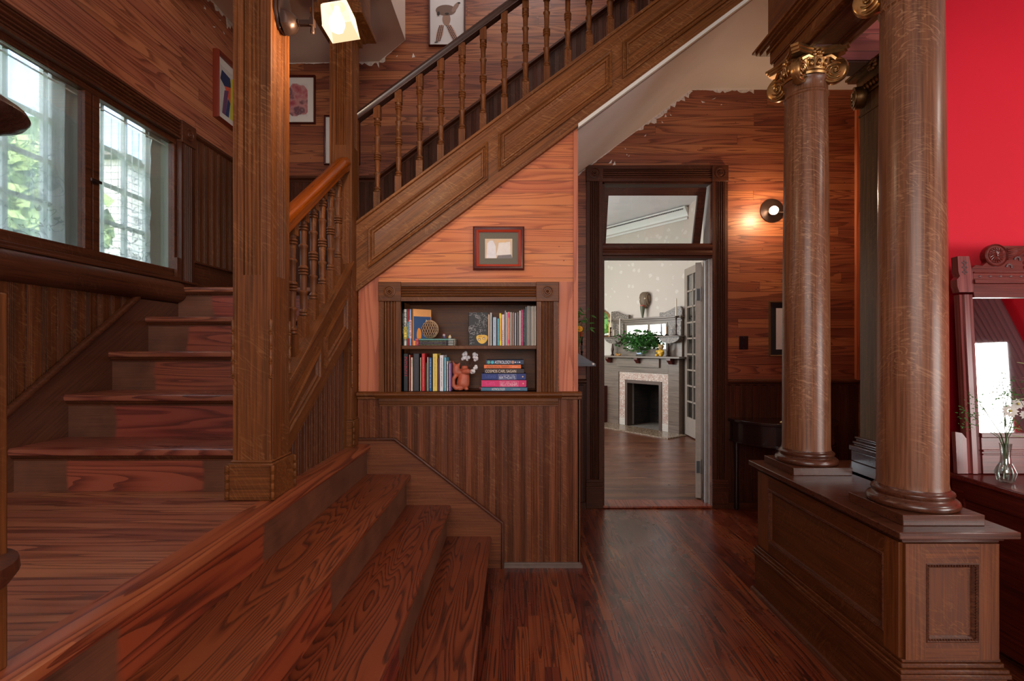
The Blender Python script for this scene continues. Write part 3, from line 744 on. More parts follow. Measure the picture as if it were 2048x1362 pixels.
def newel(label, x0, x1, y0, y1, z0, z1, zb, zf, beads, crown=None, mat='oakZ'):
    cx, cy = (x0 + x1) / 2, (y0 + y1) / 2
    t = thing('newel_post', label, 'post', (cx, cy, z0))
    m = MB().ext(sq_lined(x0, x1, y0, y1), (0, 0, z0), (1, 0, 0), (0, 1, 0), (0, 0, zf - z0))
    m.ext(sq_fluted(x0, x1, y0, y1), (0, 0, zf), (1, 0, 0), (0, 1, 0), (0, 0, z1 - zf))
    child(m, 'shaft', M[mat], t)
    e = .014
    m = MB().box(x0 - e, x1 + e, y0 - e, y1 + e, z0, zb - .01).box(x0 - e * .5, x1 + e * .5, y0 - e * .5, y1 + e * .5, zb - .01, zb)
    child(m, 'base_block', M['oakX' if mat == 'oakZ' else 'oakDX'], t, bevel=.005)
    for a in (x0 - e, x1 + e):
        for b in (y0 - e, y1 + e):
            child(MB().lathe(bead_prof(zb - z0 - .02, .011), (a, b, z0 + .005), seg=10), 'base_bead', M[mat], t)
    for a in (x0, x1):
        for b in (y0, y1):
            child(MB().lathe(bead_prof(beads[1] - beads[0], .008), (a, b, beads[0]), seg=10), 'corner_bead', M[mat], t)
    if crown:
        m = MB()
        for dz, e in crown: m.box(x0 - e, x1 + e, y0 - e, y1 + e, dz[0], dz[1])
        child(m, 'crown_moulding', M[mat], t, bevel=.004)
    return t
newel('tall fluted oak post at the corner of the lower landing, carrying the lit lamp', -1.089, -.943, 1.93, 2.09, LZ, 3.5, .905, 1.62, (1.22, 1.45), [((3.1, 3.16), .02), ((3.16, 3.3), .05), ((3.3, 3.5), .08)])
newel('tall fluted oak post between the two flights, left of the bookcase', -1.098, -.965, 2.96, 3.095, LZ, 3.55, .92, 2.54, (1.10, 1.45), [((3.20, 3.235), .018), ((3.235, 3.27), .035), ((3.27, 3.30), .085), ((3.30, 3.34), .07), ((3.34, 3.55), .055)])
# near newel, mostly outside the frame at the left
t = thing('newel_post', 'dark newel post cut off by the left edge of the photo, knob cap on top', 'post', (-1.01, .84, LZ))
child(MB().ext(sq_lined(-1.075, -.945, .775, .905), (0, 0, 1.44), (1, 0, 0), (0, 1, 0), (0, 0, .25)), 'shaft', M['oakZ'], t)
child(MB().box(-1.09, -.932, .762, .92, LZ, 1.44), 'lower_shaft', M['oakZ'], t, bevel=.004)
child(MB().lathe([(.09, 0), (.115, .01), (.128, .03), (.126, .05), (.10, .062)], (-1.01, .84, .905), seg=32), 'base_ring', M['oakD'], t)
child(MB().lathe([(.072, 1.68), (.076, 1.73), (.10, 1.745), (.122, 1.755), (.128, 1.764), (.124, 1.773), (.10, 1.79), (.06, 1.812), (.001, 1.825)], (-1.01, .86, 0), seg=40), 'knob_cap', M['rail2'], t)

# ------------------------------------------------------------------ balustrades
def bal_mesh(L=.45, r=.0165):
    p = [(r * .8, 0), (r * 1.25, .004), (r * 1.25, .012), (r * .9, .016), (r * 1.2, .02), (r * 1.2, .026), (r * .8, .034),
         (r * .95, .06), (r, .105), (r * 1.3, .112), (r * 1.3, .118), (r * .85, .124), (r * .9, .15), (r, .19)]
    for k in range(3): p += [(r * .9, .196 + k * .014), (r * 1.35, .200 + k * .014), (r * 1.35, .206 + k * .014)]
    p += [(r * .9, .242), (r * .95, .28), (r, .325), (r * 1.3, .332), (r * 1.3, .338), (r * .85, .345), (r * .9, .37), (r, .405)]
    for k in range(2): p += [(r * .9, .408 + k * .014), (r * 1.3, .412 + k * .014), (r * 1.3, .418 + k * .014)]
    p += [(r * .9, .438), (r * 1.1, .45)]
    return [(a, b * L / .45) for a, b in p]
def baluster(par, x, y, z, dn, up, L=.45, mat='oakZ', proto=[None]):
    m = MB().lathe(bal_mesh(L), (x, y, z), seg=16)
    h = .0205
    m.box(x - h, x + h, y - h, y + h, z - dn, z).box(x - h, x + h, y - h, y + h, z + L, z + L + up)
    return child(m, 'baluster', M[mat], par)
t = thing('balustrade', 'turned oak balusters under a thick brown handrail between the two tall posts', 'balustrade', (-1.01, 2.5, 1.5))
R1 = lambda y: 1.90 + .708 * (y - 2.196)
for k in range(7):
    y_ = 2.155 + .1178 * k
    zb = T1(y_) + .105
    baluster(t, -1.012, y_, zb, .115, R1(y_) - (zb + .45) - .01)
rp = [(-.036, -.045), (-.036, -.02), (-.042, .0), (-.036, .022), (-.018, .038), (.018, .038), (.036, .022), (.042, 0), (.036, -.02), (.036, -.045)]
child(MB().ext(rp, (-1.012, 2.09, R1(2.09)), (1, 0, 0), (0, 0, 1), (0, .80, .80 * .708), smooth=False), 'handrail', M['rail'], t, bevel=.006)
child(MB().ext([(a * 1.02, b * 1.02) for a, b in rp], (-1.012, 2.88, R1(2.88)), (1, 0, 0), (0, 0, 1), (0, .08, .045)), 'handrail_end', M['rail'], t, bevel=.008)
t = thing('balustrade', 'long row of turned balusters under a dark handrail on the upper flight', 'balustrade', (-.9, 3.09, 2.1))
RT = lambda x: 2.784 + .739 * (x + .98)
for k in range(15):
    x_ = -.85 + .1307 * k
    zb = ST(x_) + .118
    baluster(t, x_, 3.092, zb, .13, RT(x_) - .05 - (zb + .454), .454)
rp = [(-.028, -.055), (-.030, -.035), (-.036, -.02), (-.030, -.006), (-.012, .0), (.012, 0), (.030, -.006), (.036, -.02), (.030, -.035), (.028, -.055)]
child(MB().ext(rp, (-.985, 3.092, RT(-.985)), (0, 1, 0), (0, 0, 1), (2.8, 0, 2.8 * .739)), 'handrail', M['rail2'], t, bevel=.003)

# ================================================================== stair window
WY = [(1.60, 2.424), (2.509, 3.059)]   # glass openings
w1 = struct(thing('window_1', 'stair window', 'window', (WX, 2.4, 1.76))); del w1['category']
m = MB()
gx = WX - .012
m.box(gx - .03, gx + .008, 1.54, 3.12, 1.76, 1.82).box(gx - .03, gx + .008, 1.54, 3.12, 2.59, 2.655)
for a, b in ((1.54, 1.60), (2.424, 2.462), (2.470, 2.509), (3.059, 3.12)): m.box(gx - .03, gx + .008, a, b, 1.82, 2.59)
m.box(gx - .03, gx + .002, 2.46, 2.472, 1.82, 2.59)
child(m, 'sash', M['oakDY'], w1, bevel=.002)
for a, b in WY: child(MB().box(gx - .012, gx - .008, a, b, 1.82, 2.59), 'pane', M['glass'], w1)
child(MB().ext(flute(.125, .03, 5, .15), (WX, 3.075, 1.75), (0, 1, 0), (1, 0, 0), (0, 0, .86)), 'side_casing', M['oakD'], w1)
child(MB().ext(flute(.115, .03, 4, .12), (WX, 1.46, 2.735), (0, 0, -1), (1, 0, 0), (0, 1.62, 0)), 'head_casing', M['oakDY'], w1)
child(MB().ext(flute(.125, .03, 5, .15), (WX, 1.42, 1.75), (0, 1, 0), (1, 0, 0), (0, 0, .86)), 'side_casing', M['oakD'], w1)
child(MB().box(WX, WX + .038, 1.415, 1.55, 2.605, 2.74), 'corner_block', M['oakDY'], w1, bevel=.003)
child(MB().box(WX, WX + .038, 3.07, 3.205, 2.605, 2.74), 'corner_block', M['oakDY'], w1, bevel=.003)
m = MB(); roundel(m, (WX + .038, 3.1375, 2.672), (1, 0, 0), .04); child(m, 'roundel', M['oakDY'], w1)
child(MB().box(WX, WX + .025, 1.4, 3.21, 1.735, 1.77).box(WX, WX + .04, 1.4, 3.22, 1.738, 1.752), 'stool', M['oakDY'], w1, bevel=.004)
bp = [(0, 0)] + [(.075 * math.sin(a) if a < PI else 0, .066 - .066 * math.cos(a)) for a in [PI * k / 12 for k in range(13)]] + [(0, .132)]
m = MB().ext(bp[1:], (WX + .01, .9, 1.608), (1, 0, 0), (0, 0, 1), (0, 2.14, 0), smooth=True)
m.lathe([(.066, 0), (.062, .02), (.045, .04), (.02, .05), (.001, .052)], (WX + .01, 3.04, 1.674), (0, 1, 0), 24)
child(m, 'bolster_moulding', M['oakDY'], w1)
child(MB().lathe([(.012, 0), (.012, .01)], (WX, 2.466, 2.16), (1, 0, 0), 12).box(WX + .008, WX + .016, 2.44, 2.50, 2.155, 2.168), 'sash_latch', M['iron'], w1)
# outer storm sash with muntins
m = MB(); ox = WX - .125
for a, b in ((1.60, 2.424), (2.509, 3.059)):
    n = 4 if b - a > .7 else 3
    for k in range(1, n + 1):
        yy = a + (b - a) * k / (n + .4) ; m.box(ox - .02, ox, yy - .012, yy + .012, 1.76, 2.66)
    for k in range(1, 4):
        zz = 1.82 + .2 * k; m.box(ox - .018, ox - .004, a, b - .04, zz - .011, zz + .011)
m.box(ox - .03, ox, 2.38, 2.53, 1.76, 2.66).box(ox - .03, ox, 3.015, 3.12, 1.76, 2.66).box(ox - .03, ox, 1.56, 3.12, 1.76, 1.80)
child(m, 'storm_sash', simple('weathered_storm_sash', (176, 176, 170), .6), w1)
m = MB().box(WX - .138, WX - .03, 1.561, 1.566, 1.762, 2.658).box(WX - .138, WX - .03, 3.112, 3.119, 1.762, 2.658).box(WX - .138, WX - .03, 1.566, 3.112, 2.652, 2.658).box(WX - .138, WX - .03, 1.566, 3.112, 1.762, 1.768)
child(m, 'jamb_lining', simple('pale_jamb_paint', (188, 200, 190), .5), w1)

def curtain(label, y0, y1, z0, z1, scallop):
    m = MB(); n = 120; rows = 12; vs = []
    for j in range(rows + 1):
        for i in range(n + 1):
            f = i / n; yy = y0 + (y1 - y0) * f
            zt = z1 - .006 * abs(math.sin(f * 34)); zb = z0
            if scallop: zb = z0 + .02 * abs(math.sin(f * 14))
            g = j / rows
            xx = WX - .075 + .012 * math.sin(f * 60 + .5 * math.sin(g * 3)) * (1 - .4 * g)
            ye = yy - (0.012 * abs(math.sin(g * 16)) if (scallop and i > n - 6) else 0)
            vs.append((xx, ye, zt + (zb - zt) * g))
    fs = [(j * (n + 1) + i, j * (n + 1) + i + 1, (j + 1) * (n + 1) + i + 1, (j + 1) * (n + 1) + i) for j in range(rows) for i in range(n)]
    m.add(vs, fs, True)
    o = m.build('lace_curtain', M['lace'], recalc=False); tag(o, label, 'curtain')
    return o
curtain('white lace curtain behind the left, nearer sash of the stair window', 1.58, 2.40, 1.79, 2.60, False)
curtain('narrower white lace curtain with scalloped right edge in the farther sash', 2.50, 2.965, 1.80, 2.575, True)
tag(MB().tube([(WX - .075, 1.57, 2.585), (WX - .075, 3.11, 2.585)], .004, 8).build('curtain_rod', M['white']), 'thin white rod the lace curtains hang from', 'curtain rod')

# outside: lawn, trees, neighbour's clapboard house
struct(MB().box(-40, -2.4, -20, 40, -.9, -.8).build('floor_garden', M['dirt']))
t = thing('house', 'white clapboard house seen faintly through the lace curtains', 'house', (-11, 13, -.8))
m = MB().box(-14, -8, 10.2, 17, -.8, 5.2)
cb = NT('clapboard'); S = split(cb, cb.coords()); g = cb.math('LESS_THAN', cb.math('FRACT', cb.math('DIVIDE', S['Z'], .14)), .14)
cb.set(cb.b.inputs['Base Color'], cb.mix(g, lin((226, 226, 220)), lin((150, 152, 150))))
child(m, 'wall', cb.m, t)
child(MB().ext([(-14.3, 5.2), (-7.7, 5.2), (-11, 6.4)], (0, 10.0, 0), (1, 0, 0), (0, 0, 1), (0, 7.4, 0)), 'roof', simple('grey_roof', (120, 116, 112), .9), t)
def tree(x, y, h, r, label, sd):
    t = thing('tree', label, 'tree', (x, y, -.8), group=None)
    child(MB().tube([(x, y, -.8), (x + .1, y, h * .6)], [.16, .08], 8), 'trunk', simple('bark', (96, 80, 64), .9), t)
    rr = random.Random(sd); m = MB()
    for k in range(2600):
        a, b = rr.random() * 2 * PI, math.acos(2 * rr.random() - 1); q = r * (.55 + .45 * rr.random())
        p = Vector((x + q * math.sin(b) * math.cos(a), y + q * math.sin(b) * math.sin(a), h * .75 + q * .8 * math.cos(b)))
        s = .09 + rr.random() * .09; e = Vector((rr.uniform(-1, 1), rr.uniform(-1, 1), rr.uniform(-1, 1))).normalized(); f_ = e.orthogonal()
        m.add([p + e * s, p + f_ * s * .6, p - e * s, p - f_ * s * .6], [(0, 1, 2, 3)])
    child(m, 'foliage', simple('tree_leaves', (160, 190, 120), .7, var=.4, vscale=3), t, recalc=False)
tree(-7.5, 6.6, 4.4, 1.7, 'green tree showing pale through the nearer lace curtain', 1)
tree(-6.2, 10.2, 3.6, 1.1, 'smaller garden tree in front of the white clapboard house', 2)

# ================================================================== pedestal, columns, entablature
pd = thing('pedestal', 'long panelled oak pedestal that carries the two round columns', 'pedestal', (1.5, 2.2, 0))
PX0, PX1, PY0, PY1 = 1.345, 1.667, 1.735, 2.74
child(MB().box(PX0, PX1, PY0, PY1, .2, .68).box(PX1, 1.93, 2.33, PY1, 0, .68), 'body', M['oakPZ'], pd)
capl = [((.690, .714), .045, .0), ((.682, .690), .026, 0), ((.674, .682), .016, 0), ((.664, .674), .007, 0)]
m = MB()
for (z0, z1), e, _ in capl:
    m.box(PX0 - e, PX1 + e, PY0 - e, PY1 + e, z0, z1)
m.box(PX1, 1.95, 2.30, PY1 + .04, .690, .714)
child(m, 'top', M['oakBase'], pd, bevel=.003)
m = MB()
for (z0, z1), e in (((0, .205), .022), ((.205, .222), .030), ((.222, .236), .026), ((.236, .252), .016), ((.252, .264), .010)):
    m.box(PX0 - e, PX1 + e, PY0 - e, PY1 + e, z0, z1)
child(m, 'plinth', M['oakP'], pd, bevel=.003)
m = MB().ext([(0, 0), (.018, 0), (.014, .012), (.004, .018), (0, .018)], (PX0 - .022, PY0 - .04, 0), (-1, 0, 0), (0, 0, 1), (0, PY1 - PY0 + .08, 0))
child(m, 'shoe_moulding', M['oakDY'], pd)
# stiles, rails and recessed panels with beaded frames
def framed(face, a0, a1, b0, b1, p0, p1, q0, q1, mats):
    mp = (lambda a, b, h: (a, PY0 - h, b)) if face == 'front' else (lambda a, b, h: (PX0 - h, a, b))
    def bx(a_, b_, c_, d_, h0, h1):
        P = [mp(x, z, h) for x in (a_, b_) for z in (c_, d_) for h in (h0, h1)]
        return P, [(0, 1, 3, 2), (4, 6, 7, 5), (0, 4, 5, 1), (2, 3, 7, 6), (0, 2, 6, 4), (1, 5, 7, 3)]
    t_ = .014
    for nm, r in (('stile', (a0, p0, b0, b1)), ('stile', (p1, a1, b0, b1)), ('rail', (p0, p1, b0, q0)), ('rail', (p0, p1, q1, b1))):
        m = MB(); m.add(*bx(*r, 0, t_)); child(m, nm, mats[0] if nm == 'stile' else mats[1], pd)
    m = MB(); m.add(*bx(p0, p1, q0, q1, 0, .002)); child(m, 'field_panel', mats[2], pd)
    m = MB().relief([(p0, q0), (p1, q0), (p1, q1), (p0, q1)], [(0, t_), (.004, t_ + .003), (.012, t_ - .004), (.017, .006), (.020, .002)], mp, fill=False)
    per = 0
    for (a, b, c2, d2) in ((p0, q0, p1, q0), (p1, q0, p1, q1), (p1, q1, p0, q1), (p0, q1, p0, q0)):
        L = math.hypot(c2 - a, d2 - b); n = int(L / .0095); ux, uy = (c2 - a) / L, (d2 - b) / L
        for k in range(n):
            s = (k + .5) / n * L; nx, ny = -uy, ux
            cpt = Vector(mp(a + ux * s + nx * .009, b + uy * s + ny * .009, t_ - .001))
            if .012 < s < L - .012: m.ball(cpt, .0044, 5, 3)
    child(m, 'beaded_frame', M['oakDY'], pd)
framed('front', PX0, PX1, .264, .664, X(1845, PY0), X(1951, PY0), Z(1281, PY0), Z(1123, PY0), (M['oakPZ'], M['oakPX'], M['oakPan']))
framed('left', PY0, PY1, .264, .664, X_ if False else 1.805, 2.63, .315, .60, (M['oakPZ'], M['oakP'], oak('pedestal_side_panel', (62, 38, 25), (98, 62, 39), (128, 84, 48), 'Y', coat=.15, rough=.4, fl=.4, fs=1.7)))

def volute(m, c_, nrm, up, r, t_=.024, hand=1):
    """a scroll disc with a raised spiral on its face"""
    c_, nrm = Vector(c_), Vector(nrm).normalized(); up = Vector(up); sx = nrm.cross(up).normalized() * hand
    m.lathe([(r * .9, -t_), (r, -t_ * .8), (r, -.003), (r * .97, 0)], c_, nrm, 28)
    pts = []; rad = []
    for i in range(70):
        a = i / 69 * 2 * PI * 2.6; q = r * .93 * (1 - i / 69 * .86)
        pts.append(c_ + nrm * (.002 + .006 * i / 69) + sx * (q * math.sin(a)) + up * (q * math.cos(a))); rad.append(.0065 * (1 - .5 * i / 69))
    m.tube(pts, rad, 6); m.ball(c_ + nrm * .008, r * .14, 10, 6)
def capital(par, cx, cy, zt, r, mat, half=.135, vr=.060):
    """Ionic capital with a concave abacus and scrolls at all four corners, top at zt"""
    m = MB()
    for z0, z1, e in ((zt - .012, zt, 1.0), (zt - .026, zt - .012, .95), (zt - .036, zt - .026, .90)):
        out = []; hh = half * e; cc = .018
        for q in range(4):
            a = PI / 4 + q * PI / 2
            d = Vector((math.cos(a), math.sin(a))); p = Vector((-d.y, d.x))
            C = d * (hh * math.sqrt(2)); out += [C - p * cc, C + p * cc]
            a2 = a + PI / 2; d2 = Vector((math.cos(a2), math.sin(a2))); C2 = d2 * (hh * math.sqrt(2)); p2 = Vector((-d2.y, d2.x))
            A, B = C + p * cc, C2 - p2 * cc; mid = (d + d2).normalized()
            for k in range(1, 8):
                f = k / 8; out.append(A.lerp(B, f) - mid * (.034 * math.sin(PI * f)))
        m.ext([(v.x, v.y) for v in out], (cx, cy, z0), (1, 0, 0), (0, 1, 0), (0, 0, z1 - z0))
    child(m, 'abacus', mat, par)
    m = MB().lathe([(r * .95, zt - .13), (r * 1.08, zt - .125), (r * 1.12, zt - .115), (r * 1.05, zt - .105), (r * 1.0, zt - .10), (r * 1.18, zt - .075), (r * 1.22, zt - .055), (r * 1.0, zt - .036)], (cx, cy, 0), seg=36)
    child(m, 'echinus', mat, par)
    m = MB()
    for k in range(20):
        a = 2 * PI * k / 20
        m.ball((cx + r * 1.14 * math.cos(a), cy + r * 1.14 * math.sin(a), zt - .078), .0125, 8, 6, (1, 1, 1.5))
        a += PI / 20; m.tube([(cx + r * 1.2 * math.cos(a), cy + r * 1.2 * math.sin(a), zt - .055), (cx + r * 1.08 * math.cos(a), cy + r * 1.08 * math.sin(a), zt - .10)], [.005, .002], 5)
    child(m, 'egg_and_dart', mat, par)
    for q in range(4):
        a = PI / 2 * q; n = Vector((math.cos(a), math.sin(a), 0)); s = Vector((-n.y, n.x, 0)); C = Vector((cx, cy, 0))
        for h in (1, -1):
            th = .52; nn = n * math.cos(th) - s * h * math.sin(th)
            ridge = C + (n + s * h) * half * 1.0
            pos = ridge - (n * math.sin(th) + s * h * math.cos(th)) * vr * 1.0 ; pos.z = zt - .036 - vr - .018
            m = MB(); volute(m, pos, nn, (0, 0, 1), vr, .026, -h)
            top = C + n * (half * .80) + s * (h * half * .2); top.z = zt - .052
            pts = [top + Vector((0, 0, .0)), (top + pos) / 2 + Vector((0, 0, vr * .62)) + n * .006, pos + Vector((0, 0, vr * .95))]
            m.tube(pts, [.006, .010, .012], 6)
            child(m, 'volute', mat, par)
        m = MB()
        fc = C + n * (half * .76); fc.z = zt - .028
        rr = random.Random(q)
        m.ball(fc + n * .008, .013, 8, 6)
        for k in range(7):
            b = 2 * PI * k / 7; m.ball(fc + n * .002 + s * (.020 * math.cos(b)) + Vector((0, 0, .018 * math.sin(b))), .0105, 7, 5)
        for k in range(6):
            m.ball(fc + s * (.045 * (rr.random() - .5) * 2) + n * (.002) + Vector((0, 0, -.02 - .02 * rr.random())), .009, 6, 4)
        child(m, 'flower', mat, par)

def column(label, cx, cy, grp=None):
    t = thing('column', label, 'column', (cx, cy, .714), group=grp)
    child(MB().box(cx - .144, cx + .144, cy - .144, cy + .144, .714, .752), 'plinth', M['oakBase'], t, bevel=.002)
    r = .110
    child(MB().lathe([(.135, .752), (.142, .757), (.1445, .765), (.142, .775), (.134, .782), (.127, .785), (.124, .790), (.126, .796), (.1285, .801), (.127, .807), (.121, .811), (.116, .815), (r + .004, .822)], (cx, cy, 0), seg=64), 'base', M['oakBase'], t)
    pr = [(r + .003, .818), (r, .84)] + [(r - .012 * (f ** 1.6), .84 + 1.78 * f) for f in [k / 10 for k in range(11)]]
    rt = r - .012
    pr += [(rt + .002, 2.622), (rt + .006, 2.626), (rt + .006, 2.632), (rt + .001, 2.637), (rt, 2.642), (rt, 2.68), (rt + .008, 2.69), (rt + .010, 2.70)]
    child(MB().lathe(pr, (cx, cy, 0), seg=72), 'shaft', M['oakCol'], t)
    capital(t, cx, cy, 2.832, rt, M['gold'])
column('nearer round oak column with gilded capital, on the front end of the pedestal', 1.505, 1.898)
column('farther round oak column with gilded capital, on the back end of the pedestal', 1.505, 2.587)
t = thing('pilaster', 'square oak pier with gilded capital, half hidden behind the nearer column', 'column', (2.0, 2.6, .714))
x0, x1, y0, y1 = 1.895, 2.02, 2.42, 2.745
child(MB().box(x0, x1, y0, y1, .85, 2.70).box(x0 - .006, x1, y0 - .006, y1 + .006, 2.60, 2.612), 'shaft', oak('pier_oak', (86, 68, 46), (124, 100, 70), (140, 116, 82), 'Z', fl=.25, rough=.6, coat=0, spec=.15), t)
m = MB()
for a, b, e in ((.714, .772, .03), (.772, .80, .038), (.80, .81, .022), (.81, .823, .026), (.823, .838, .014), (.838, .85, .02)): m.box(x0 - e, x1, y0 - e, y1 + e, a, b)
child(m, 'base', M['oakBase'], t, bevel=.004)
m = MB()
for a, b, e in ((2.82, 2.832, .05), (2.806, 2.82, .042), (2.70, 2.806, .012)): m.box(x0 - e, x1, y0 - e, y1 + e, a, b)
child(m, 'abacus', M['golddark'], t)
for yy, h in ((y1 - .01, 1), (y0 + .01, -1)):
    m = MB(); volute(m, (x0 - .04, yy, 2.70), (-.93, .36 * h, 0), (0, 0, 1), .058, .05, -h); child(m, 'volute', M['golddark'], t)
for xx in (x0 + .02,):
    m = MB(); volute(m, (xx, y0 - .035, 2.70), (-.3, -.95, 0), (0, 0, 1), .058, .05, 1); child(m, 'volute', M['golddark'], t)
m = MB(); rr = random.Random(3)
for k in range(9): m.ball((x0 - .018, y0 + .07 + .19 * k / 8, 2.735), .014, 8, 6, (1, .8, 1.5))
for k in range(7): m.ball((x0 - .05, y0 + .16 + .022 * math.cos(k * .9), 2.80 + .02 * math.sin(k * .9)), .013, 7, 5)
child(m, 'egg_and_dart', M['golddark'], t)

en = thing('entablature', 'stepped oak beam and cornice running overhead on top of the columns', 'beam', (1.5, 1.5, 2.83))
EY0, EY1, EX1 = .45, 2.73, 1.655
layers = [(2.836, 2.884, 1.410), (2.884, 2.892, 1.402), (2.892, 2.944, 1.398), (2.944, 2.956, 1.385), (2.956, 2.966, 1.36), (2.966, 2.980, 1.345), (2.980, 2.992, 1.331), (2.992, 3.004, 1.345), (3.004, 3.016, 1.36), (3.016, 3.03, 1.38), (3.03, 3.5, 1.391)]
for i, (z0, z1, x0) in enumerate(layers):
    e = 1.410 - x0
for nm, sel in (('architrave', layers[:3]), ('cornice', layers[3:10]), ('frieze', layers[10:])):
    m = MB()
    for z0, z1, x0 in sel: m.box(x0, EX1, EY0, EY1 + (1.410 - x0), z0, min(z1, 3.499))
    child(m, nm, M['oakY'], en, bevel=.0015)
child(MB().box(1.655, 2.2, 2.6, 2.745, 2.836, 3.5), 'return_beam', pine('pink_lit_boards', [(156, 84, 74), (136, 64, 58), (110, 50, 46)], 'X', 'Z', .09, 30, .4, ka=7, kl=.5, K=7, vary=.3), en)  # pink light thrown by the red wall is put into these board colours
m = MB().relief([(1.45, 1.98), (1.615, 1.98), (1.615, 2.50), (1.45, 2.50)], [(0, 0), (0, .012), (.012, .014), (.02, .006), (.028, .008), (.034, .001)], lambda a, b, h: (a, b, 2.836 - h))
child(m, 'soffit_panel', M['oakDY'], en)
m = MB().relief([(1.45, .7), (1.615, .7), (1.615, 1.78), (1.45, 1.78)], [(0, 0), (0, .012), (.012, .014), (.02, .006), (.028, .008), (.034, .001)], lambda a, b, h: (a, b, 2.836 - h))
child(m, 'soffit_panel', M['oakDY'], en)
child(MB().box(1.655, 2.2, 2.605, 2.74, 2.826, 2.836), 'return_soffit', M['oakD'], en)

# ================================================================== doorway to the far room
DX0, DX1 = .729, 1.643
d1 = struct(thing('door_1', 'doorway', 'door', ((DX0 + DX1) / 2, BY, 0))); del d1['category']
ow = X(1204, BY) - X(1172, BY)
for x0 in (X(1172, BY), DX1):
    w_ = ow if x0 < 1 else X(1453, BY) - DX1
    child(MB().ext(flute(w_, .028, 4), (x0, BY, .24), (1, 0, 0), (0, -1, 0), (0, 0, 2.722 - .24)), 'side_casing', M['oakD'], d1)
    m = MB()
    for a, b, e in ((0, .17, .008), (.17, .185, .012), (.185, .20, .006), (.20, .215, .010), (.215, .24, .004)): m.box(x0 - e * .5, x0 + w_ + e * .5, BY - .030 - e, BY, a, b)
    child(m, 'plinth_block', M['oakDX'], d1, bevel=.003)
    cb_ = child(MB().box(x0 - .003, x0 + w_ + .003, BY - .036, BY, 2.722, 2.857), 'corner_block', M['oakDX'], d1, bevel=.003)
    m = MB(); roundel(m, (x0 + w_ / 2, BY - .036, 2.79), (0, -1, 0), .046); child(m, 'roundel', M['oakDX'], cb_)
child(MB().ext(flute(.135, .028, 4), (DX0, BY, 2.857), (0, 0, -1), (0, -1, 0), (DX1 - DX0, 0, 0)), 'head_casing', M['oakDX'], d1)
m = MB().box(DX0, DX0 + .02, BY, BY + .16, 0, 2.722).box(DX0, DX1, BY, BY + .16, 2.71, 2.73)
child(m, 'jamb', M['oakDX'], d1)
m = MB().box(DX1 - .006, DX1 + .02, BY + .02, BY + .16, 0, 2.722).box(DX1 - .025, DX1 - .006, BY + .06, BY + .09, 0, 2.08)
part_label(child(m, 'jamb', simple('pale_grey_paint', (158, 150, 144), .45, var=.12, vscale=20), d1), 'pale grey painted jamb on the hinge side')
m = MB()
tp = [(0, 0), (.012, 0), (.012, .018), (.03, .022), (.034, .04), (.026, .05), (.024, .066), (.034, .076), (.036, .10), (.02, .112), (.008, .124), (0, .124)]
m.ext(tp, (DX0, BY - .002, 2.086), (0, -1, 0), (0, 0, 1), (DX1 - DX0, 0, 0)).box(DX0, DX1, BY, BY + .10, 2.086, 2.21)
child(m, 'transom_bar', M['oakDX'], d1)
child(MB().box(DX0, DX1, BY - .03, BY + .16, 0, .018), 'threshold', M['nose'], d1, bevel=.006)
# tilted transom sash
ta = math.atan2(.16, .47); yT, zT = BY + .045, 2.695
def tp3(a, b, h):  # a along X, b down the sash, h thickness towards camera
    return (a, yT + b * math.sin(ta) - h * math.cos(ta), zT - b * math.cos(ta) - h * math.sin(ta))
x0, x1, hb = DX0 + .022, DX1 - .03, .49
m = MB()
for a0, a1, b0, b1 in ((x0, x1, 0, .065), (x0, x1, hb - .02, hb + .015), (x0, x0 + .04, .065, hb - .02), (x1 - .065, x1, .065, hb - .02)):
    P = [tp3(a, b, h) for a in (a0, a1) for b in (b0, b1) for h in (0, .03)]
    m.add(P, [(0, 1, 3, 2), (4, 6, 7, 5), (0, 4, 5, 1), (2, 3, 7, 6), (0, 2, 6, 4), (1, 5, 7, 3)])
ts = child(m, 'transom_sash', M['oakDX'], d1)
m = MB(); m.add([tp3(a, b, .015) for a, b in ((x0 + .04, .065), (x1 - .065, .065), (x1 - .065, hb - .02), (x0 + .04, hb - .02))], [(0, 1, 2, 3)])
child(m, 'pane', M['transom_glass'], ts)
# open door leaf: only its edge shows
a = math.radians(24); dd = Vector((math.sin(a), math.cos(a), 0)); dn = Vector((-dd.y, dd.x, 0))
o0 = Vector((1.575, BY + .175, .03))
leaf = struct(thing('door_2', 'open leaf', 'door', o0)); del leaf['category']
m = MB()
b0 = o0; P = []
for s in (0, .8):
    for q in (0, -.045):
        for z in (0, 2.05): P.append(b0 + dd * s + dn * q + Vector((0, 0, z)))
m.add(P, [(0, 1, 3, 2), (4, 6, 7, 5), (0, 4, 5, 1), (2, 3, 7, 6), (0, 2, 6, 4), (1, 5, 7, 3)])
child(m, 'leaf', simple('worn_pale_door_edge', (176, 166, 154), .5, var=.1, vscale=30), leaf)
for z in (.30, 1.80):
    m = MB().box(1.580, 1.612, BY + .160, BY + .166, z - .052, z + .052)
    m.lathe([(.006, z - .06), (.0075, z - .05), (.0075, z + .05), (.004, z + .062), (.006, z + .068)], (1.620, BY + .158, 0), seg=10)
    child(m, 'hinge', M['steel'], leaf)

# ---------------------------------------------------------------- far room
fA = Vector((1.69, 8.9, 0)); fd = Vector((.587, -.81, 0)).normalized(); fn = Vector((-.81, -.587, 0)).normalized()
FM = Matrix(((fd.x, fn.x, 0, fA.x), (fd.y, fn.y, 0, fA.y), (0, 0, 1, 0), (0, 0, 0, 1)))
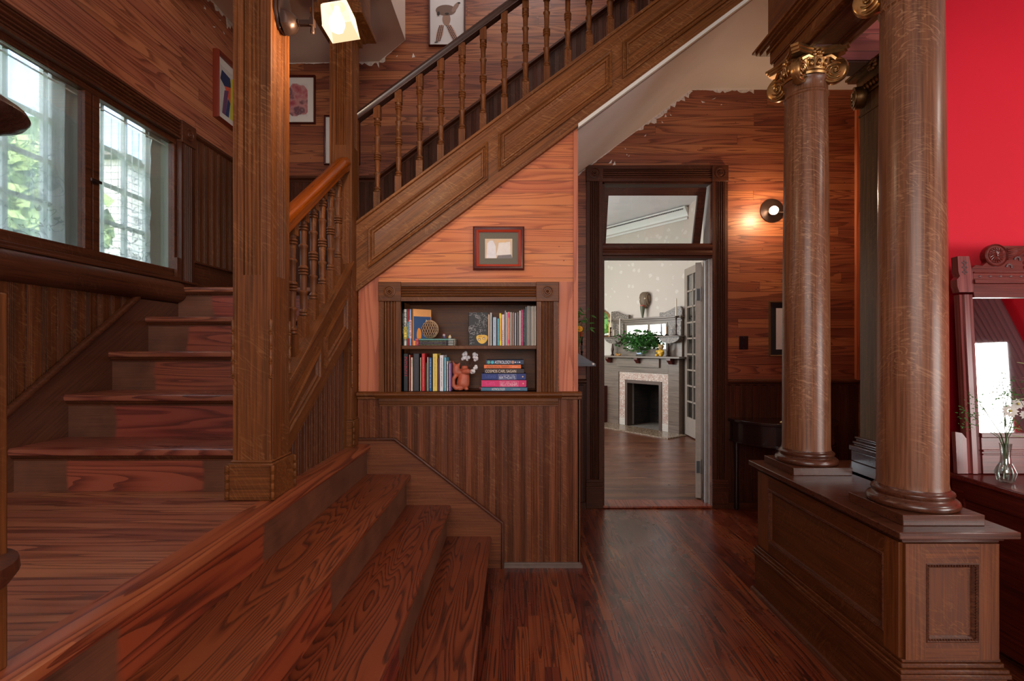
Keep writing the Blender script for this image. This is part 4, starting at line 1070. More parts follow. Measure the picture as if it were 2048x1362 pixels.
# panels of the room: floor, corner wall with the chimney breast, side walls, ceiling with crown moulding
struct(MB().box(-1.4, 5.0, BY + .16, 11.5, -.1, .012).build('floor', M['far_floor']))
FME = bpy.data.objects.new('t', None)
def far(m, name, mat, par=None, **k):
    """m holds (along the corner wall, out of it, height)"""
    o = m.build(name, mat, None, **k)
    mw = Matrix(((-fd.x, fn.x, 0, fA.x), (-fd.y, fn.y, 0, fA.y), (0, 0, 1, 0), (0, 0, 0, 1)))
    if par: o.parent = par; o.matrix_parent_inverse = wm(par).inverted() @ mw
    else: o.matrix_parent_inverse = Matrix.Identity(4); o.matrix_world = mw
    return o
class FB(MB):
    def build(s, *a, **k):
        s.v = [Vector((-p.x, p.y, p.z)) for p in s.v]; return MB.build(s, *a, **k)
struct(far(FB().box(-1.6, .42, -.15, -.02, 0, 3.5).box(1.22, 1.60, -.15, -.02, 0, 3.5).box(.42, 1.22, -.15, -.02, .85, 3.5), 'wall_far_corner', M['beige']))
struct(far(FB().ext([(0, 0), (.10, 0), (.10, -.02), (.085, -.03), (.07, -.06), (.03, -.10), (.02, -.13), (0, -.14)], (-1.6, -.02, 3.48), (0, 1, 0), (0, 0, 1), (3.2, 0, 0)).box(-1.6, 1.6, .0, .02, 3.29, 3.32), 'trim_crown_far_room', M['white']))
m = FB()
for k in range(90): m.box(-1.3 + k * .032, -1.3 + k * .032 + .014, .07, .085, 3.435, 3.452)
struct(far(m, 'trim_dentil_shadows', simple('dentil_shadow_grey', (96, 96, 94), .7)))  # dark grey blocks stand in for the shade of a dentil row
struct(MB().box(-1.4, 5.0, BY + .16, 11.5, 3.5, 3.56).build('ceiling_far_room', M['plaster']))
m = MB().box(-1.5, -1.4, BY + .16, 7.4, 0, 3.5).box(-1.5, -1.4, 10.2, 11.5, 0, 3.5).box(-1.5, -1.4, 7.4, 10.2, 0, .7).box(-1.5, -1.4, 7.4, 10.2, 2.5, 3.5)
struct(m.build('wall_far_left', M['beige']))
struct(MB().box(2.64, 2.74, BY + .16, 7.7, 0, 3.5).box(-1.5, 5.1, 11.5, 11.6, 0, 3.5).box(2.6, 3.3, BY + .1, BY + .16, 0, 3.5).build('wall_far_right', M['beige']))
m = MB()
for yy in (7.4, 8.3, 9.2, 10.15): m.box(-1.47, -1.42, yy, yy + .05, .7, 2.5)
for zz in (.7, 1.6, 2.45): m.box(-1.47, -1.42, 7.4, 10.2, zz, zz + .04)
struct(m.build('window_3', M['white']))
struct(far(FB().box(-1.6, -.02, -.02, .0, .0, 1.06).box(-1.6, -.02, -.02, .03, 1.06, 1.10), 'trim_far_wainscot', M['mantel']))
mt = thing('fireplace_mantel', 'grey-brown carved corner mantelpiece with mirror and tiled firebox in the far room', 'fireplace', fA)
W = M['mantel']
far(FB().box(-.02, .31, -.02, .12, 0, 1.16).box(1.33, 1.53, -.02, .12, 0, 1.16).box(.31, 1.33, -.02, .12, .93, 1.16), 'surround', W, mt, bevel=.003)
far(FB().box(.30, 1.18, .12, .15, 1.02, 1.16), 'frieze_board', W, mt, bevel=.002)
far(FB().box(-.08, 1.62, -.02, .24, 1.17, 1.20), 'shelf', W, mt, bevel=.004)
for s in (.10, .74, 1.38):
    far(FB().ext([(0, 0), (.11, 0), (.11, -.03), (.05, -.09), (0, -.09)], (s, .12, 1.17), (0, 1, 0), (0, 0, 1), (.07, 0, 0)), 'bracket', M['mahogD'], mt)
far(FB().box(.31, .47, -.02, .10, 0, .93).box(1.18, 1.33, -.02, .10, 0, .93).box(.47, 1.18, -.02, .10, .78, .93), 'tile_surround', M['tile'], mt)
for s0_, s1_ in ((.318, .462), (1.19, 1.325)): far(FB().box(s0_, s1_, .10, .102, 0, .14), 'small_tile_patch', M['tile_small'], mt)
far(FB().box(.45, .50, -.01, .115, 0, .80).box(1.15, 1.20, -.01, .115, 0, .80).box(.50, 1.15, -.01, .115, .745, .80), 'firebox_frame', simple('brown_metal', (84, 66, 56), .4, .3), mt)
far(FB().box(.42, 1.22, -.62, -.58, 0, 1.0).box(.38, .42, -.6, -.0, 0, 1.0).box(1.22, 1.26, -.6, -.0, 0, 1.0).box(.42, 1.22, -.6, 0, .95, 1.0), 'firebox', M['brick'], mt)
far(FB().box(.5, 1.15, -.58, .10, .012, .02), 'firebox_floor', simple('ash_grey', (120, 110, 98), .9, var=.3), mt)
far(FB().box(.10, 1.53, -.02, .05, 1.20, 1.80), 'back_board', W, mt)
far(FB().box(.05, 1.56, -.02, .12, 1.80, 1.825).box(.08, 1.54, -.02, .08, 1.77, 1.80), 'top_shelf', W, mt, bevel=.003)
far(FB().box(.41, 1.27, .05, .058, 1.29, 1.74), 'mirror_frame', W, mt, bevel=.003)
part_label(far(FB().box(.45, 1.24, .058, .062, 1.32, 1.71), 'mirror', M['mirror'], mt), 'rectangular mirror')
for s0, s1, hnd in ((.07, .52, 1), (1.12, 1.55, -1)):
    P = [(0, 0), (0, .10), (.04, .145), (.12, .145), (.22, .10), (.36, .055), (.38, .07), (.42, .07), (.42, 0)]
    if hnd < 0: P = [(.43 - a, b) for a, b in P]
    far(FB().ext(P, (s0, .02, 1.825), (1, 0, 0), (0, 0, 1), (0, .05, 0)), 'carved_crest', M['mantelcarve'], mt)
for s0 in (.15, 1.30):
    far(FB().box(s0 - .01, s0 + .22, .05, .062, 1.52, 1.75), 'carved_panel', M['mantelcarve'], mt)
    cx_ = s0 + .08
    far(FB().ext([(.19 * math.cos(PI * k / 16 + PI), .10 * math.sin(PI * k / 16 + PI)) for k in range(17)], (cx_, .05, 1.505), (1, 0, 0), (0, 0, 1), (0, .12, 0)), 'shelf_bracket', M['mantelcarve'], mt)
    far(FB().box(cx_ - .23, cx_ + .21, .05, .22, 1.505, 1.52), 'side_shelf', W, mt, bevel=.003)
    far(FB().lathe([(.028, 1.2), (.03, 1.215), (.014, 1.23), (.02, 1.27), (.026, 1.30), (.012, 1.38), (.009, 1.44), (.018, 1.45), (.012, 1.46)], (cx_ - .03, .15, 0), seg=14), 'turned_post', M['iron'], mt)
tag(far(FB().box(.0, 1.66, .12, .56, .012, .03), 'hearth_slab', M['hearth']), 'patterned tile hearth on the floor in front of the far fireplace', 'hearth')
def stick(s, off, z, h, ch, label, wax=(226, 214, 190), grp=None):
    t = thing('candlestick', label, 'candlestick', FM @ Vector((s, off, z)), group=grp)
    far(FB().lathe([(.035, z), (.036, z + .008), (.014, z + .02), (.010, z + h * .4), (.02, z + h * .5), (.009, z + h * .6), (.012, z + h * .85), (.022, z + h * .93), (.016, z + h)], (s, off, 0), seg=14), 'holder', M['iron'], t)
    far(FB().lathe([(.012, z + h), (.010, z + h + ch), (.003, z + h + ch + .01)], (s, off, 0), seg=10), 'candle', simple('candle_wax', wax, .5), t)
stick(.16, .15, 1.52, .17, .24, 'dark candlestick with tall cream candle at the left end of the far mantel')
stick(1.50, .15, 1.52, .30, .26, 'tallest candlestick with cream taper at the right end of the far mantel')
stick(.36, .14, 1.52, .03, .28, 'tall thick cream candle on the left mantel side shelf', (220, 214, 200))
stick(.25, .17, 1.52, .02, .10, 'short cream candle between the two tall ones on the left side shelf', (206, 184, 160))
stick(1.22, .14, 1.52, .04, .14, 'dark mauve candle in a glass holder on the right side shelf', (120, 96, 100))
stick(1.33, .16, 1.52, .03, .11, 'short tan candle in the middle of the right side shelf', (200, 164, 130))
# green bouquet in a square glass vase
t = thing('glass_vase', 'square glass vase on the middle of the far mantel shelf', 'vase', FM @ Vector((.80, .13, 1.2)))
far(FB().lathe([(.075, 1.2), (.08, 1.205), (.06, 1.23), (.075, 1.33), (.08, 1.335)], (.80, .13, 0), seg=4, smooth=False, a0=PI / 4), 'body', M['vase'], t)
def bush(center, rad, n, leaf, sd, flat=.6, par=None, name='foliage', mat='leaf', fb=True, stems=6, base=None):
    rr = random.Random(sd); m = FB() if fb else MB(); c_ = Vector(center)
    for k in range(n):
        v = Vector((rr.gauss(0, .5), rr.gauss(0, .5), rr.gauss(0, .5)))
        if v.length > 1.25: v = v.normalized() * 1.25
        p = c_ + Vector((v.x * rad[0], v.y * rad[1], v.z * rad[2]))
        e = Vector((rr.uniform(-1, 1), rr.uniform(-1, 1), rr.uniform(-.9, .6))).normalized(); f_ = e.orthogonal().normalized() * leaf * .32; e = e * leaf
        m.add([p, p + e * .4 + f_, p + e, p + e * .4 - f_], [(0, 1, 2, 3)])
    o = far(m, name, M[mat], par, recalc=False) if fb else child(m, name, M[mat], par, recalc=False)
    return o
t = thing('bouquet', 'wide spray of green leafy stems in the square vase on the far mantel', 'plant', FM @ Vector((.80, .13, 1.25)))
bush((.80, .15, 1.44), (.42, .15, .15), 620, .06, 5, par=t)
m = FB()
for k in range(9): m.tube([(.80, .13, 1.23), (.80 + .012 * (k - 4), .13, 1.33), (.80 + .07 * (k - 4), .15, 1.45)], .003, 5)
far(m, 'stems', M['stem'], t)
# small figure and gourd-like ornament
t = thing('figurine', 'small seated yellow bear-shaped figure on the right of the far mantel shelf', 'figurine', FM @ Vector((1.23, .17, 1.2)))
far(FB().ball((1.23, .17, 1.255), .055, 14, 10, (1, .9, 1.1)).ball((1.23, .19, 1.36), .0).ball((1.19, .22, 1.22), .024).ball((1.27, .22, 1.22), .024).ball((1.18, .19, 1.28), .02).ball((1.28, .19, 1.28), .02), 'body', simple('yellow_glaze', (206, 160, 50), .35, var=.35, vscale=40), t)
far(FB().ball((1.235, .17, 1.345), .042, 14, 10).ball((1.20, .17, 1.38), .014).ball((1.27, .17, 1.38), .014).ball((1.235, .208, 1.338), .016), 'head', simple('tan_glaze', (190, 158, 110), .4, var=.3, vscale=40), t)
tag(far(FB().ball((.36, .18, 1.213), .04, 12, 8, (1.2, .8, .5)).ball((.33, .19, 1.225), .02).ball((.40, .18, 1.222), .018), 'ornament', simple('orange_brown_glaze', (176, 122, 56), .5, var=.5, vscale=60)), 'small orange-brown ornament at the left of the far mantel shelf', 'ornament')
# bird mask
t = thing('bird_mask', 'painted wooden bird mask with long beak on the far wall above the mantel', 'mask', FM @ Vector((.80, 0, 2.1)))
m = FB(); 
m.lathe([(.001, 2.255), (.055, 2.25), (.088, 2.22), (.098, 2.16), (.095, 2.09), (.078, 2.04), (.05, 2.0), (.04, 1.985)], (.80, .02, 0), seg=20, sy=.85)
mk = NT('mask_wood'); co = mk.coords(); S = split(mk, co)
wv = mk.n('ShaderNodeTexWave', {'Scale': 14.0, 'Distortion': 3.0}); mk.set(wv.inputs['Vector'], co)
mk.set(mk.b.inputs['Base Color'], mk.mix(mk.math('GREATER_THAN', wv.outputs[0 if False else 1], .5), lin((128, 106, 80)), lin((78, 62, 48)))); mk.b.inputs['Roughness'].default_value = .6
far(m, 'head', mk.m, t)
far(FB().lathe([(.042, 2.02), (.038, 1.97), (.026, 1.90), (.014, 1.84), (.004, 1.79)], (.79, .07, 0), seg=12), 'beak', simple('green_beak_paint', (84, 86, 66), .5), t)
far(FB().lathe([(.0435, 2.035), (.0425, 2.0)], (.79, .065, 0), seg=12).lathe([(.0225, 1.89), (.016, 1.85)], (.79, .07, 0), seg=12), 'red_bands', simple('red_mask_paint', (168, 60, 44), .5), t)
far(FB().lathe([(.016, 0), (.012, .008), (.001, .008)], (.85, .085, 2.14), (.4, 1, 0), 12).lathe([(.016, 0), (.012, .008), (.001, .008)], (.75, .095, 2.13), (-.3, 1, 0), 12), 'eye_rings', simple('pale_eye_ring', (190, 170, 140), .5), t)
# oval-topped gilt mirror at the left of the mantel
t = thing('wall_mirror', 'arched gilt-framed mirror on the far wall left of the mantel', 'mirror', FM @ Vector((-.18, 0, 1.5)))
arch = [(-.16, 0), (.16, 0)] + [(.16 * math.cos(PI * k / 14), .28 + .15 * math.sin(PI * k / 14)) for k in range(15)]
far(FB().relief(arch, [(-.03, 0), (-.03, .02), (-.012, .035), (0, .02)], lambda a, b, h: (-.18 + a, h - .01, 1.55 + b), fill=False).ball((-.18, .02, 2.01), .035, 8, 6, (1, .5, 1)).ball((-.23, .02, 2.0), .022, 8, 6, (1, .5, 1)).ball((-.13, .02, 2.0), .022, 8, 6, (1, .5, 1)), 'frame', M['gold'], t)
far(FB().add([(-.18 + a, .006, 1.55 + b) for a, b in arch], [tuple(range(len(arch)))]), 'mirror', M['mirror'], t)
tag(far(FB().box(-.36, .05, .05, .28, .012, .67), 'fireside_cabinet', M['mahogD'], bevel=.004), 'low dark brown cabinet standing left of the far fireplace', 'cabinet')
# french door leaf in the far room
fr = struct(thing('door_3', 'french door', 'door', (2.60, 7.2, 0))); del fr['category']
m = MB(); x0 = 2.585
m.box(x0, x0 + .04, 6.7, 7.63, .03, .30).box(x0, x0 + .04, 6.7, 7.63, 2.42, 2.53).box(x0, x0 + .04, 7.52, 7.63, .30, 2.42).box(x0, x0 + .04, 6.7, 6.8, .3, 2.42)
for k in range(1, 9): m.box(x0 + .004, x0 + .03, 6.8, 7.52, .30 + .235 * k - .012, .30 + .235 * k + .012)
for k in (1, 2): m.box(x0 + .004, x0 + .03, 7.52 - .24 * k - .012, 7.52 - .24 * k + .012, .3, 2.42)
child(m, 'frame', M['greypaint'], fr)
child(MB().box(x0 + .016, x0 + .02, 6.8, 7.52, .3, 2.42), 'panes', glass('french_door_glass', (.75, .78, .78), .25), fr)
bpy.data.objects.remove(FME)

# ================================================================== books
BKY = 3.10
def bmat(c_, r=.5):
    k = 'cover_%d_%d_%d' % tuple(c_)
    return bpy.data.materials.get(k) or simple(k, c_, r, var=.05, vscale=60)
def glyphs(par, axis, x0, x1, y, z0, z1, col, sd, rows=1):
    """rows of tiny letter-like strokes too small to read in the photo; axis = running direction"""
    rr = random.Random(sd); m = MB()
    if axis == 'Z':
        h = (x1 - x0); z = z1
        while z > z0 + h * .5:
            w_ = h * rr.uniform(.35, .8)
            if rr.random() > .14:
                m.box(x0, x1, y - .0006, y, z - w_ * .35, z); 
                if rr.random() > .5: m.box(x0, x0 + h * .3, y - .0006, y, z - w_, z)
                if rr.random() > .5: m.box(x1 - h * .3, x1, y - .0006, y, z - w_, z)
            z -= w_ + h * .22
    else:
        h = (z1 - z0) / rows * .8
        for r_ in range(rows):
            zz = z1 - (r_ + 1) * (z1 - z0) / rows; x = x0
            while x < x1 - h * .5:
                w_ = h * rr.uniform(.4, .8)
                if rr.random() > .14:
                    m.box(x, x + w_ * .35, y - .0006, y, zz, zz + h)
                    if rr.random() > .5: m.box(x, x + w_, y - .0006, y, zz + h * .7, zz + h)
                    if rr.random() > .5: m.box(x, x + w_, y - .0006, y, zz, zz + h * .3)
                x += w_ + h * .22
    if m.v: child(m, 'lettering', bmat(col), par)
def text(par, s, x0, x1, y, z0, z1, col, off=.0004):
    cu = bpy.data.curves.new('t', 'FONT'); cu.body = s; cu.extrude = .0003; cu.size = 1
    o = bpy.data.objects.new('t', cu); COL.objects.link(o)
    bpy.context.view_layer.update()
    me = bpy.data.meshes.new_from_object(o.evaluated_get(bpy.context.evaluated_depsgraph_get()))
    bpy.data.objects.remove(o)
    xs = [v.co.x for v in me.vertices]; ys = [v.co.y for v in me.vertices]
    sx = (x1 - x0) / (max(xs) - min(xs)); sy = (z1 - z0) / (max(ys) - min(ys))
    for v in me.vertices:
        v.co = Vector((x0 + (v.co.x - min(xs)) * sx, y - off - v.co.z, z0 + (v.co.y - min(ys)) * sy))
    me.materials.clear(); me.materials.append(bmat(col)); me.name = 'lettering'
    t = bpy.data.objects.new('lettering', me); COL.objects.link(t); t.parent = par; t.matrix_parent_inverse = wm(par).inverted()
def book(u0, u1, vt, zb, col, label, group, depth=.15, y=BKY, gl=None, name='book', band=None, lean=0, soft=False):
    x0, x1 = X(u0, y), X(u1, y); zt = Z(vt, y); g = min(.0012, (x1 - x0) * .12)
    t = thing(name, label, 'book' if name == 'book' else name, ((x0 + x1) / 2, y + depth / 2, zb), group=group)
    cth = .0025 if not soft else .0008
    m = MB().box(x0 + g, x1 - g, y, y + cth, zb, zt).box(x0 + g, x0 + g + cth * .6, y, y + depth, zb, zt).box(x1 - g - cth * .6, x1 - g, y, y + depth, zb, zt)
    child(m, 'cover', bmat(col), t)
    child(MB().box(x0 + g + cth * .6, x1 - g - cth * .6, y + cth, y + depth - .003, zb + .001, zt - .003), 'pages', M['paper'], t)
    if band:
        for b0, b1, bc_ in band: child(MB().box(x0 + g, x1 - g, y - .0005, y, zb + (zt - zb) * b0, zb + (zt - zb) * b1), 'spine_band', bmat(bc_), t)
    if gl:
        gc, lo, hi, fx = gl; w_ = x1 - x0
        glyphs(t, 'Z', x0 + w_ * (.5 - fx / 2), x0 + w_ * (.5 + fx / 2), y - .0006, zb + (zt - zb) * lo, zb + (zt - zb) * hi, gc, int(u0 * 7))
    if lean: 
        t.rotation_euler = (0, lean, 0)
    return t
Z1, Z2 = SHZ, BZ0
G = 'books upright at the left end of the upper shelf'
book(805, 807.6, 620, Z1, (60, 66, 60), 'thin dark green book against the left side of the upper shelf', G, gl=((210, 210, 200), .3, .9, .5))
book(807.6, 814, 618.5, Z1, (214, 214, 206), 'white and yellow spine with black lettering, upper shelf left', G, gl=((40, 40, 44), .08, .92, .6), band=[(.18, .52, (238, 214, 90))])
book(814, 818, 618, Z1, (204, 50, 54), 'red spine with teal lower half, upper shelf left', G, band=[(.2, .65, (52, 138, 160))], gl=((236, 226, 220), .25, .6, .5))
book(818, 823.6, 618.4, Z1, (130, 160, 206), 'blue spine with pink lower half, upper shelf left', G, band=[(.2, .70, (226, 190, 206))], gl=((60, 60, 80), .25, .66, .5))
# orange book turned so its blue cover shows
t = thing('book', 'orange-spined book turned to show its dark blue cover beside the woven ball', 'book', (X(824.5, 3.1), 3.10, Z1), group=G)
a = math.radians(-52); hB = Z(618, 3.1) - Z1
o_ = MB().box(0, .012, 0, .0015, 0, hB).box(0, .0012, 0, .125, 0, hB).box(.0108, .012, 0, .125, 0, hB).build('cover', bmat((240, 168, 96)), t)
MB().box(.0012, .0108, .0015, .122, .001, hB - .003).build('pages', M['paper'], t)
MB().box(.012, .0126, .004, .122, .03, hB * .80).build('cover_picture', bmat((26, 70, 120)), t)
MB().ext([(.02 + .016 * math.cos(k), .075 + .045 * math.sin(k)) for k in [PI * q / 8 for q in range(16)]], (.0126, .02, -.01), (0, 1, 0), (0, 0, 1), (.0006, 0, 0)).build('orange_figure', bmat((224, 140, 40)), t)
MB().ext([(0, 0), (.008, .004), (.02, .05), (.014, .05)], (.0127, .06, .09), (0, 1, 0), (0, 0, 1), (.0006, 0, 0)).ext([(0, 0), (.01, 0), (.01, .02), (.004, .03)], (.0127, .085, .135), (0, 1, 0), (0, 0, 1), (.0006, 0, 0)).build('pale_figures', bmat((214, 214, 200)), t)
t.rotation_euler = (0, 0, a)
def flat(u0, u1, v0, v1, zb, h, col, label, group, depth=.16, y=BKY, pages_right=0.0):
    x0, x1 = X(u0, y), X(u1, y); t = thing('book', label, 'book', ((x0 + x1) / 2, y + depth / 2, zb), group=group)
    zt = zb + h - .0004; c_ = min(.0016, h * .15)
    child(MB().box(x0, x1, y, y + .002, zb, zt).box(x0, x1, y, y + depth, zb, zb + c_).box(x0, x1, y, y + depth, zt - c_, zt), 'cover', bmat(col), t)
    child(MB().box(x0 + .003, x1 - .003 + pages_right, y + .002, y + depth - .003, zb + c_, zt - c_), 'pages', M['paper'], t)
    return t, x0, x1, zt
G = 'comic books lying flat on the upper shelf'
hh = (Z(677, 3.1) - Z1) / 4
for k, (cc, ll) in enumerate((((40, 36, 48), 'bottom book of the flat pile under the woven ball'), ((56, 40, 52), 'second book from the bottom of the flat pile under the woven ball'), ((44, 44, 50), 'dark book just under the teal one in the flat pile'), ((84, 160, 150), 'teal book on top of the flat pile, woven ball resting on it'))):
    t, x0, x1, zt = flat(823.5 + .6 * (k % 2), 908, 0, 0, Z1 + hh * k, hh, cc, ll, G, pages_right=.006)
    child(MB().box(x0, x0 + .042, BKY - .0006, BKY, Z1 + hh * k + .0005, zt - .0005), 'red_spine_patch', bmat((190, 34, 48)), t)
    glyphs(t, 'X', x0 + .006, x0 + .036, BKY - .0006, Z1 + hh * k + .003, zt - .003, (236, 226, 220), k)
    glyphs(t, 'X', x0 + .048, x1 - .05, BKY, Z1 + hh * k + .0035, zt - .0035, ((220, 220, 120), (230, 230, 236), (214, 220, 150), (206, 230, 226))[k], 10 + k)
    child(MB().box(x1 - .035, x1 - .004, BKY - .0005, BKY, Z1 + hh * k + .0025, zt - .0025), 'spine_label', bmat((190, 196, 190)), t)
zs = Z1 + hh * 4
# woven ball
t = thing('woven_ball', 'round open-weave ball of tan cord resting on the flat pile of books', 'ornament', (X(857, 3.15), 3.17, zs))
m = MB(); r = .059; cc = Vector((X(857, 3.15), 3.17, zs + r))
for s in range(22):
    for h in (1, -1):
        pts = []
        for k in range(19):
            th = .12 + (PI - .24) * k / 18; ph = 2 * PI * s / 22 + h * 1.25 * k / 18
            pts.append(cc + Vector((r * math.sin(th) * math.cos(ph), r * math.sin(th) * math.sin(ph), r * math.cos(th))))
        m.tube(pts, .0017, 4)
child(m, 'cord_net', simple('tan_cord', (196, 164, 130), .7, var=.3, vscale=90), t)
child(MB().ball(cc, r * .93, 24, 16), 'inner_ball', simple('dark_reed_ball', (74, 46, 34), .8, var=.5, vscale=60), t)
t = thing('figurine', 'tiny dark bead-like figure with red top on the flat book pile', 'figurine', (X(888, 3.12), 3.13, zs))
c0 = Vector((X(888, 3.12), 3.13, zs)); child(MB().ball(c0 + Vector((0, 0, .010)), .010, 12, 8), 'body', bmat((96, 90, 130)), t); child(MB().ball(c0 + Vector((-.001, -.003, .021)), .0085, 12, 8), 'head', bmat((206, 190, 196)), t); child(MB().ball(c0 + Vector((-.003, -.002, .027)), .006, 10, 6), 'cap', bmat((170, 40, 60)), t)
t = thing('figurine', 'tiny pale yellow and white figure nearer the right end of the flat book pile', 'figurine', (X(899, 3.12), 3.13, zs))
c0 = Vector((X(899, 3.12), 3.13, zs)); child(MB().ball(c0 + Vector((0, 0, .009)), .0105, 12, 8), 'body', bmat((226, 216, 200)), t); child(MB().ball(c0 + Vector((-.003, -.005, .011)), .0065, 10, 6), 'face', bmat((226, 176, 90)), t); child(MB().ball(c0 + Vector((.002, 0, .019)), .005, 10, 6), 'tuft', bmat((230, 210, 150)), t)
# black doodle book facing forward
t = thing('book', 'black picture book with white doodles and a yellow oval, standing face out', 'book', (X(956, 3.12), 3.13, Z1))
x0, x1 = X(937, 3.12), X(976.5, 3.12); zt = Z(625, 3.12)
child(MB().box(x0, x1, 3.12, 3.122, Z1, zt).box(x0, x0 + .002, 3.12, 3.13, Z1, zt).box(x0, x1, 3.128, 3.13, Z1, zt), 'cover', bmat((24, 24, 28)), t)
child(MB().box(x0 + .002, x1 - .001, 3.122, 3.128, Z1, zt - .002), 'pages', M['paper'], t)
m = MB(); rr = random.Random(11); yy = 3.1195
for k in range(46):
    cx, cz = rr.uniform(x0 + .006, x1 - .006), rr.uniform(Z1 + .07, zt - .006); q = rr.uniform(.003, .012); a0 = rr.random() * 6; sp = rr.uniform(2, 6)
    pts = [(min(max(cx + q * math.cos(a0 + sp * i / 9) * (1 + .3 * math.sin(i)), x0 + .002), x1 - .002), yy, min(max(cz + q * math.sin(a0 + sp * i / 9), Z1 + .004), zt - .002)) for i in range(10)]
    m.tube(pts, .0007, 4)
for k in range(9):
    cx, cz = rr.uniform(x0 + .004, x0 + .03), rr.uniform(Z1 + .004, Z1 + .07); m.tube([(cx, yy, cz), (cx + .008, yy, cz + rr.uniform(-.008, .012)), (cx + .012, yy, cz)], .0007, 4)
child(m, 'white_doodles', bmat((206, 206, 206)), t)
oc = ((x0 + x1) / 2 + .022, Z1 + .045)
child(MB().ext([(.036 * math.cos(k), .028 * math.sin(k) + .006 * math.cos(2 * k)) for k in [PI * q / 14 for q in range(28)]], (oc[0] + .001, 3.1195, oc[1]), (1, 0, 0), (0, 0, 1), (0, -.0008, 0)), 'yellow_oval', bmat((236, 194, 76)), t)
for dx, dz in ((-.016, -.006), (.012, .0)):
    m = MB().lathe([(.0078, 0), (.0078, .0008)], (oc[0] + dx, 3.1186, oc[1] + dz), (0, -1, 0), 14); part_label(child(m, 'dark_ring', bmat((120, 60, 40)), t), 'dark round spot')
    m = MB().lathe([(.005, 0), (.005, .0012)], (oc[0] + dx, 3.1182, oc[1] + dz - .001), (0, -1, 0), 12); child(m, 'pale_dot', bmat((226, 214, 200)), t)
glyphs(t, 'X', oc[0] - .02, oc[0] + .018, 3.1186, oc[1] + .010, oc[1] + .018, (170, 70, 40), 77)
G = 'thin books and magazines upright at the right of the upper shelf'
for (a_, b_, top, cc, ll) in (
    (597, 645, 440, (220, 184, 152), 'tan spine right beside the black doodle book'),
    (648, 700, 395, (188, 188, 184), 'grey-white book next to the tan spine on the upper shelf'),
    (703, 720, 470, (44, 52, 66), 'thin navy booklet left of the pale blue spine'),
    (720, 815, 510, (178, 198, 216), 'wide pale blue spine on the upper shelf'),
    (817, 834, 540, (40, 50, 60), 'thin dark booklet between the pale blue and the aqua spines'),
    (834, 888, 545, (84, 178, 198), 'short aqua blue spine on the upper shelf'),
    (889, 945, 410, (238, 184, 48), 'yellow-orange spine on the upper shelf'),
    (946, 1024, 440, (230, 200, 186), 'pink spine with dark slanting dashes beside the yellow one'),
    (1028, 1066, 340, (150, 156, 172), 'tall grey-blue booklet right of the pink dashed spine'),
    (1067, 1106, 385, (234, 228, 226), 'white spine left of the salmon one'),
    (1108, 1166, 375, (232, 146, 122), 'salmon spine with hot pink blotches'),
    (1168, 1214, 380, (190, 184, 172), 'beige-grey booklet right of the salmon spine'),
    (1215, 1242, 400, (150, 112, 92), 'thin brown booklet in the middle of the magazines'),
    (1243, 1266, 385, (204, 194, 188), 'pale strip-thin booklet right of the brown one'),
    (1267, 1288, 385, (52, 42, 44), 'thin black booklet left of the lilac-white one'),
    (1290, 1326, 400, (216, 202, 208), 'lilac-white booklet between two black ones'),
    (1328, 1360, 390, (62, 56, 58), 'charcoal booklet right of the lilac-white one'),
    (1361, 1385, 380, (172, 166, 160), 'thin grey booklet right of the charcoal one'),
    (1386, 1404, 420, (70, 60, 62), 'thin dark booklet left of the tall white spine'),
    (1405, 1449, 340, (238, 230, 228), 'tall white spine just left of the magenta one'),
    (1450, 1506, 320, (202, 40, 112), 'bright magenta spine on the upper shelf'),
    (1507, 1556, 300, (52, 56, 64), 'charcoal spine with pale lettering right of the magenta one'),
    (1557, 1612, 240, (82, 92, 94), 'tall slate-grey magazine right of the charcoal spine'),
    (1613, 1650, 222, (212, 206, 192), 'cream magazine right of the slate-grey one'),
    (1651, 1680, 222, (182, 188, 188), 'pale grey magazine between cream and blue-grey ones'),
    (1681, 1705, 226, (152, 162, 168), 'blue-grey magazine near the right end of the upper shelf'),
    (1706, 1736, 230, (214, 192, 162), 'tan magazine near the right end of the upper shelf'),
    (1737, 1775, 222, (224, 216, 202), 'pale cream magazine, third from the right side board'),
    (1776, 1806, 224, (206, 196, 180), 'beige magazine, second from the right side board'),
    (1807, 1846, 222, (230, 222, 208), 'ivory magazine against the right side board')):
    t = book(930 + a_ / 12.97, 930 + b_ / 12.97, 595 + top / 12.97, Z1, cc, ll, G, depth=.17, soft=True, name='book')
    x0, x1 = X(930 + a_ / 12.97, 3.1), X(930 + b_ / 12.97, 3.1); zt = Z(595 + top / 12.97, 3.1)
    if a_ == 889: child(MB().box(x0 + .001, x1 - .001, BKY - .0006, BKY, zt - .03, zt - .001).box(x0 + .001, x1 - .001, BKY - .0006, BKY, Z1 + .001, Z1 + .03), 'yellow_patch', bmat((240, 214, 40)), t)
    if a_ == 946:
        m = MB()
        for k in range(8): m.ext([(0, 0), (.005, .004), (.005, .009), (0, .005)], ((x0 + x1) / 2 - .004, BKY, Z1 + .005 + .0115 * k), (1, 0, 0), (0, 0, 1), (0, -.0006, 0))
        child(m, 'dashes', bmat((50, 34, 60)), t)
    if a_ == 1108:
        child(MB().box(x0 + .002, x1 - .003, BKY - .0006, BKY, zt - .035, zt - .005), 'pink_patch', bmat((236, 70, 120)), t)
        child(MB().box(x0 + .002, x1 - .002, BKY - .0006, BKY, Z1 + .012, Z1 + .036), 'pink_patch', bmat((236, 70, 120)), t)
    if a_ in (720, 834, 1507, 1450): glyphs(t, 'Z', (x0 * .62 + x1 * .38), (x0 * .38 + x1 * .62), BKY - .0002, Z1 + .02, zt - .02, (214, 214, 220) if a_ != 720 else (120, 140, 160), a_)
G = 'books upright at the left of the lower shelf'
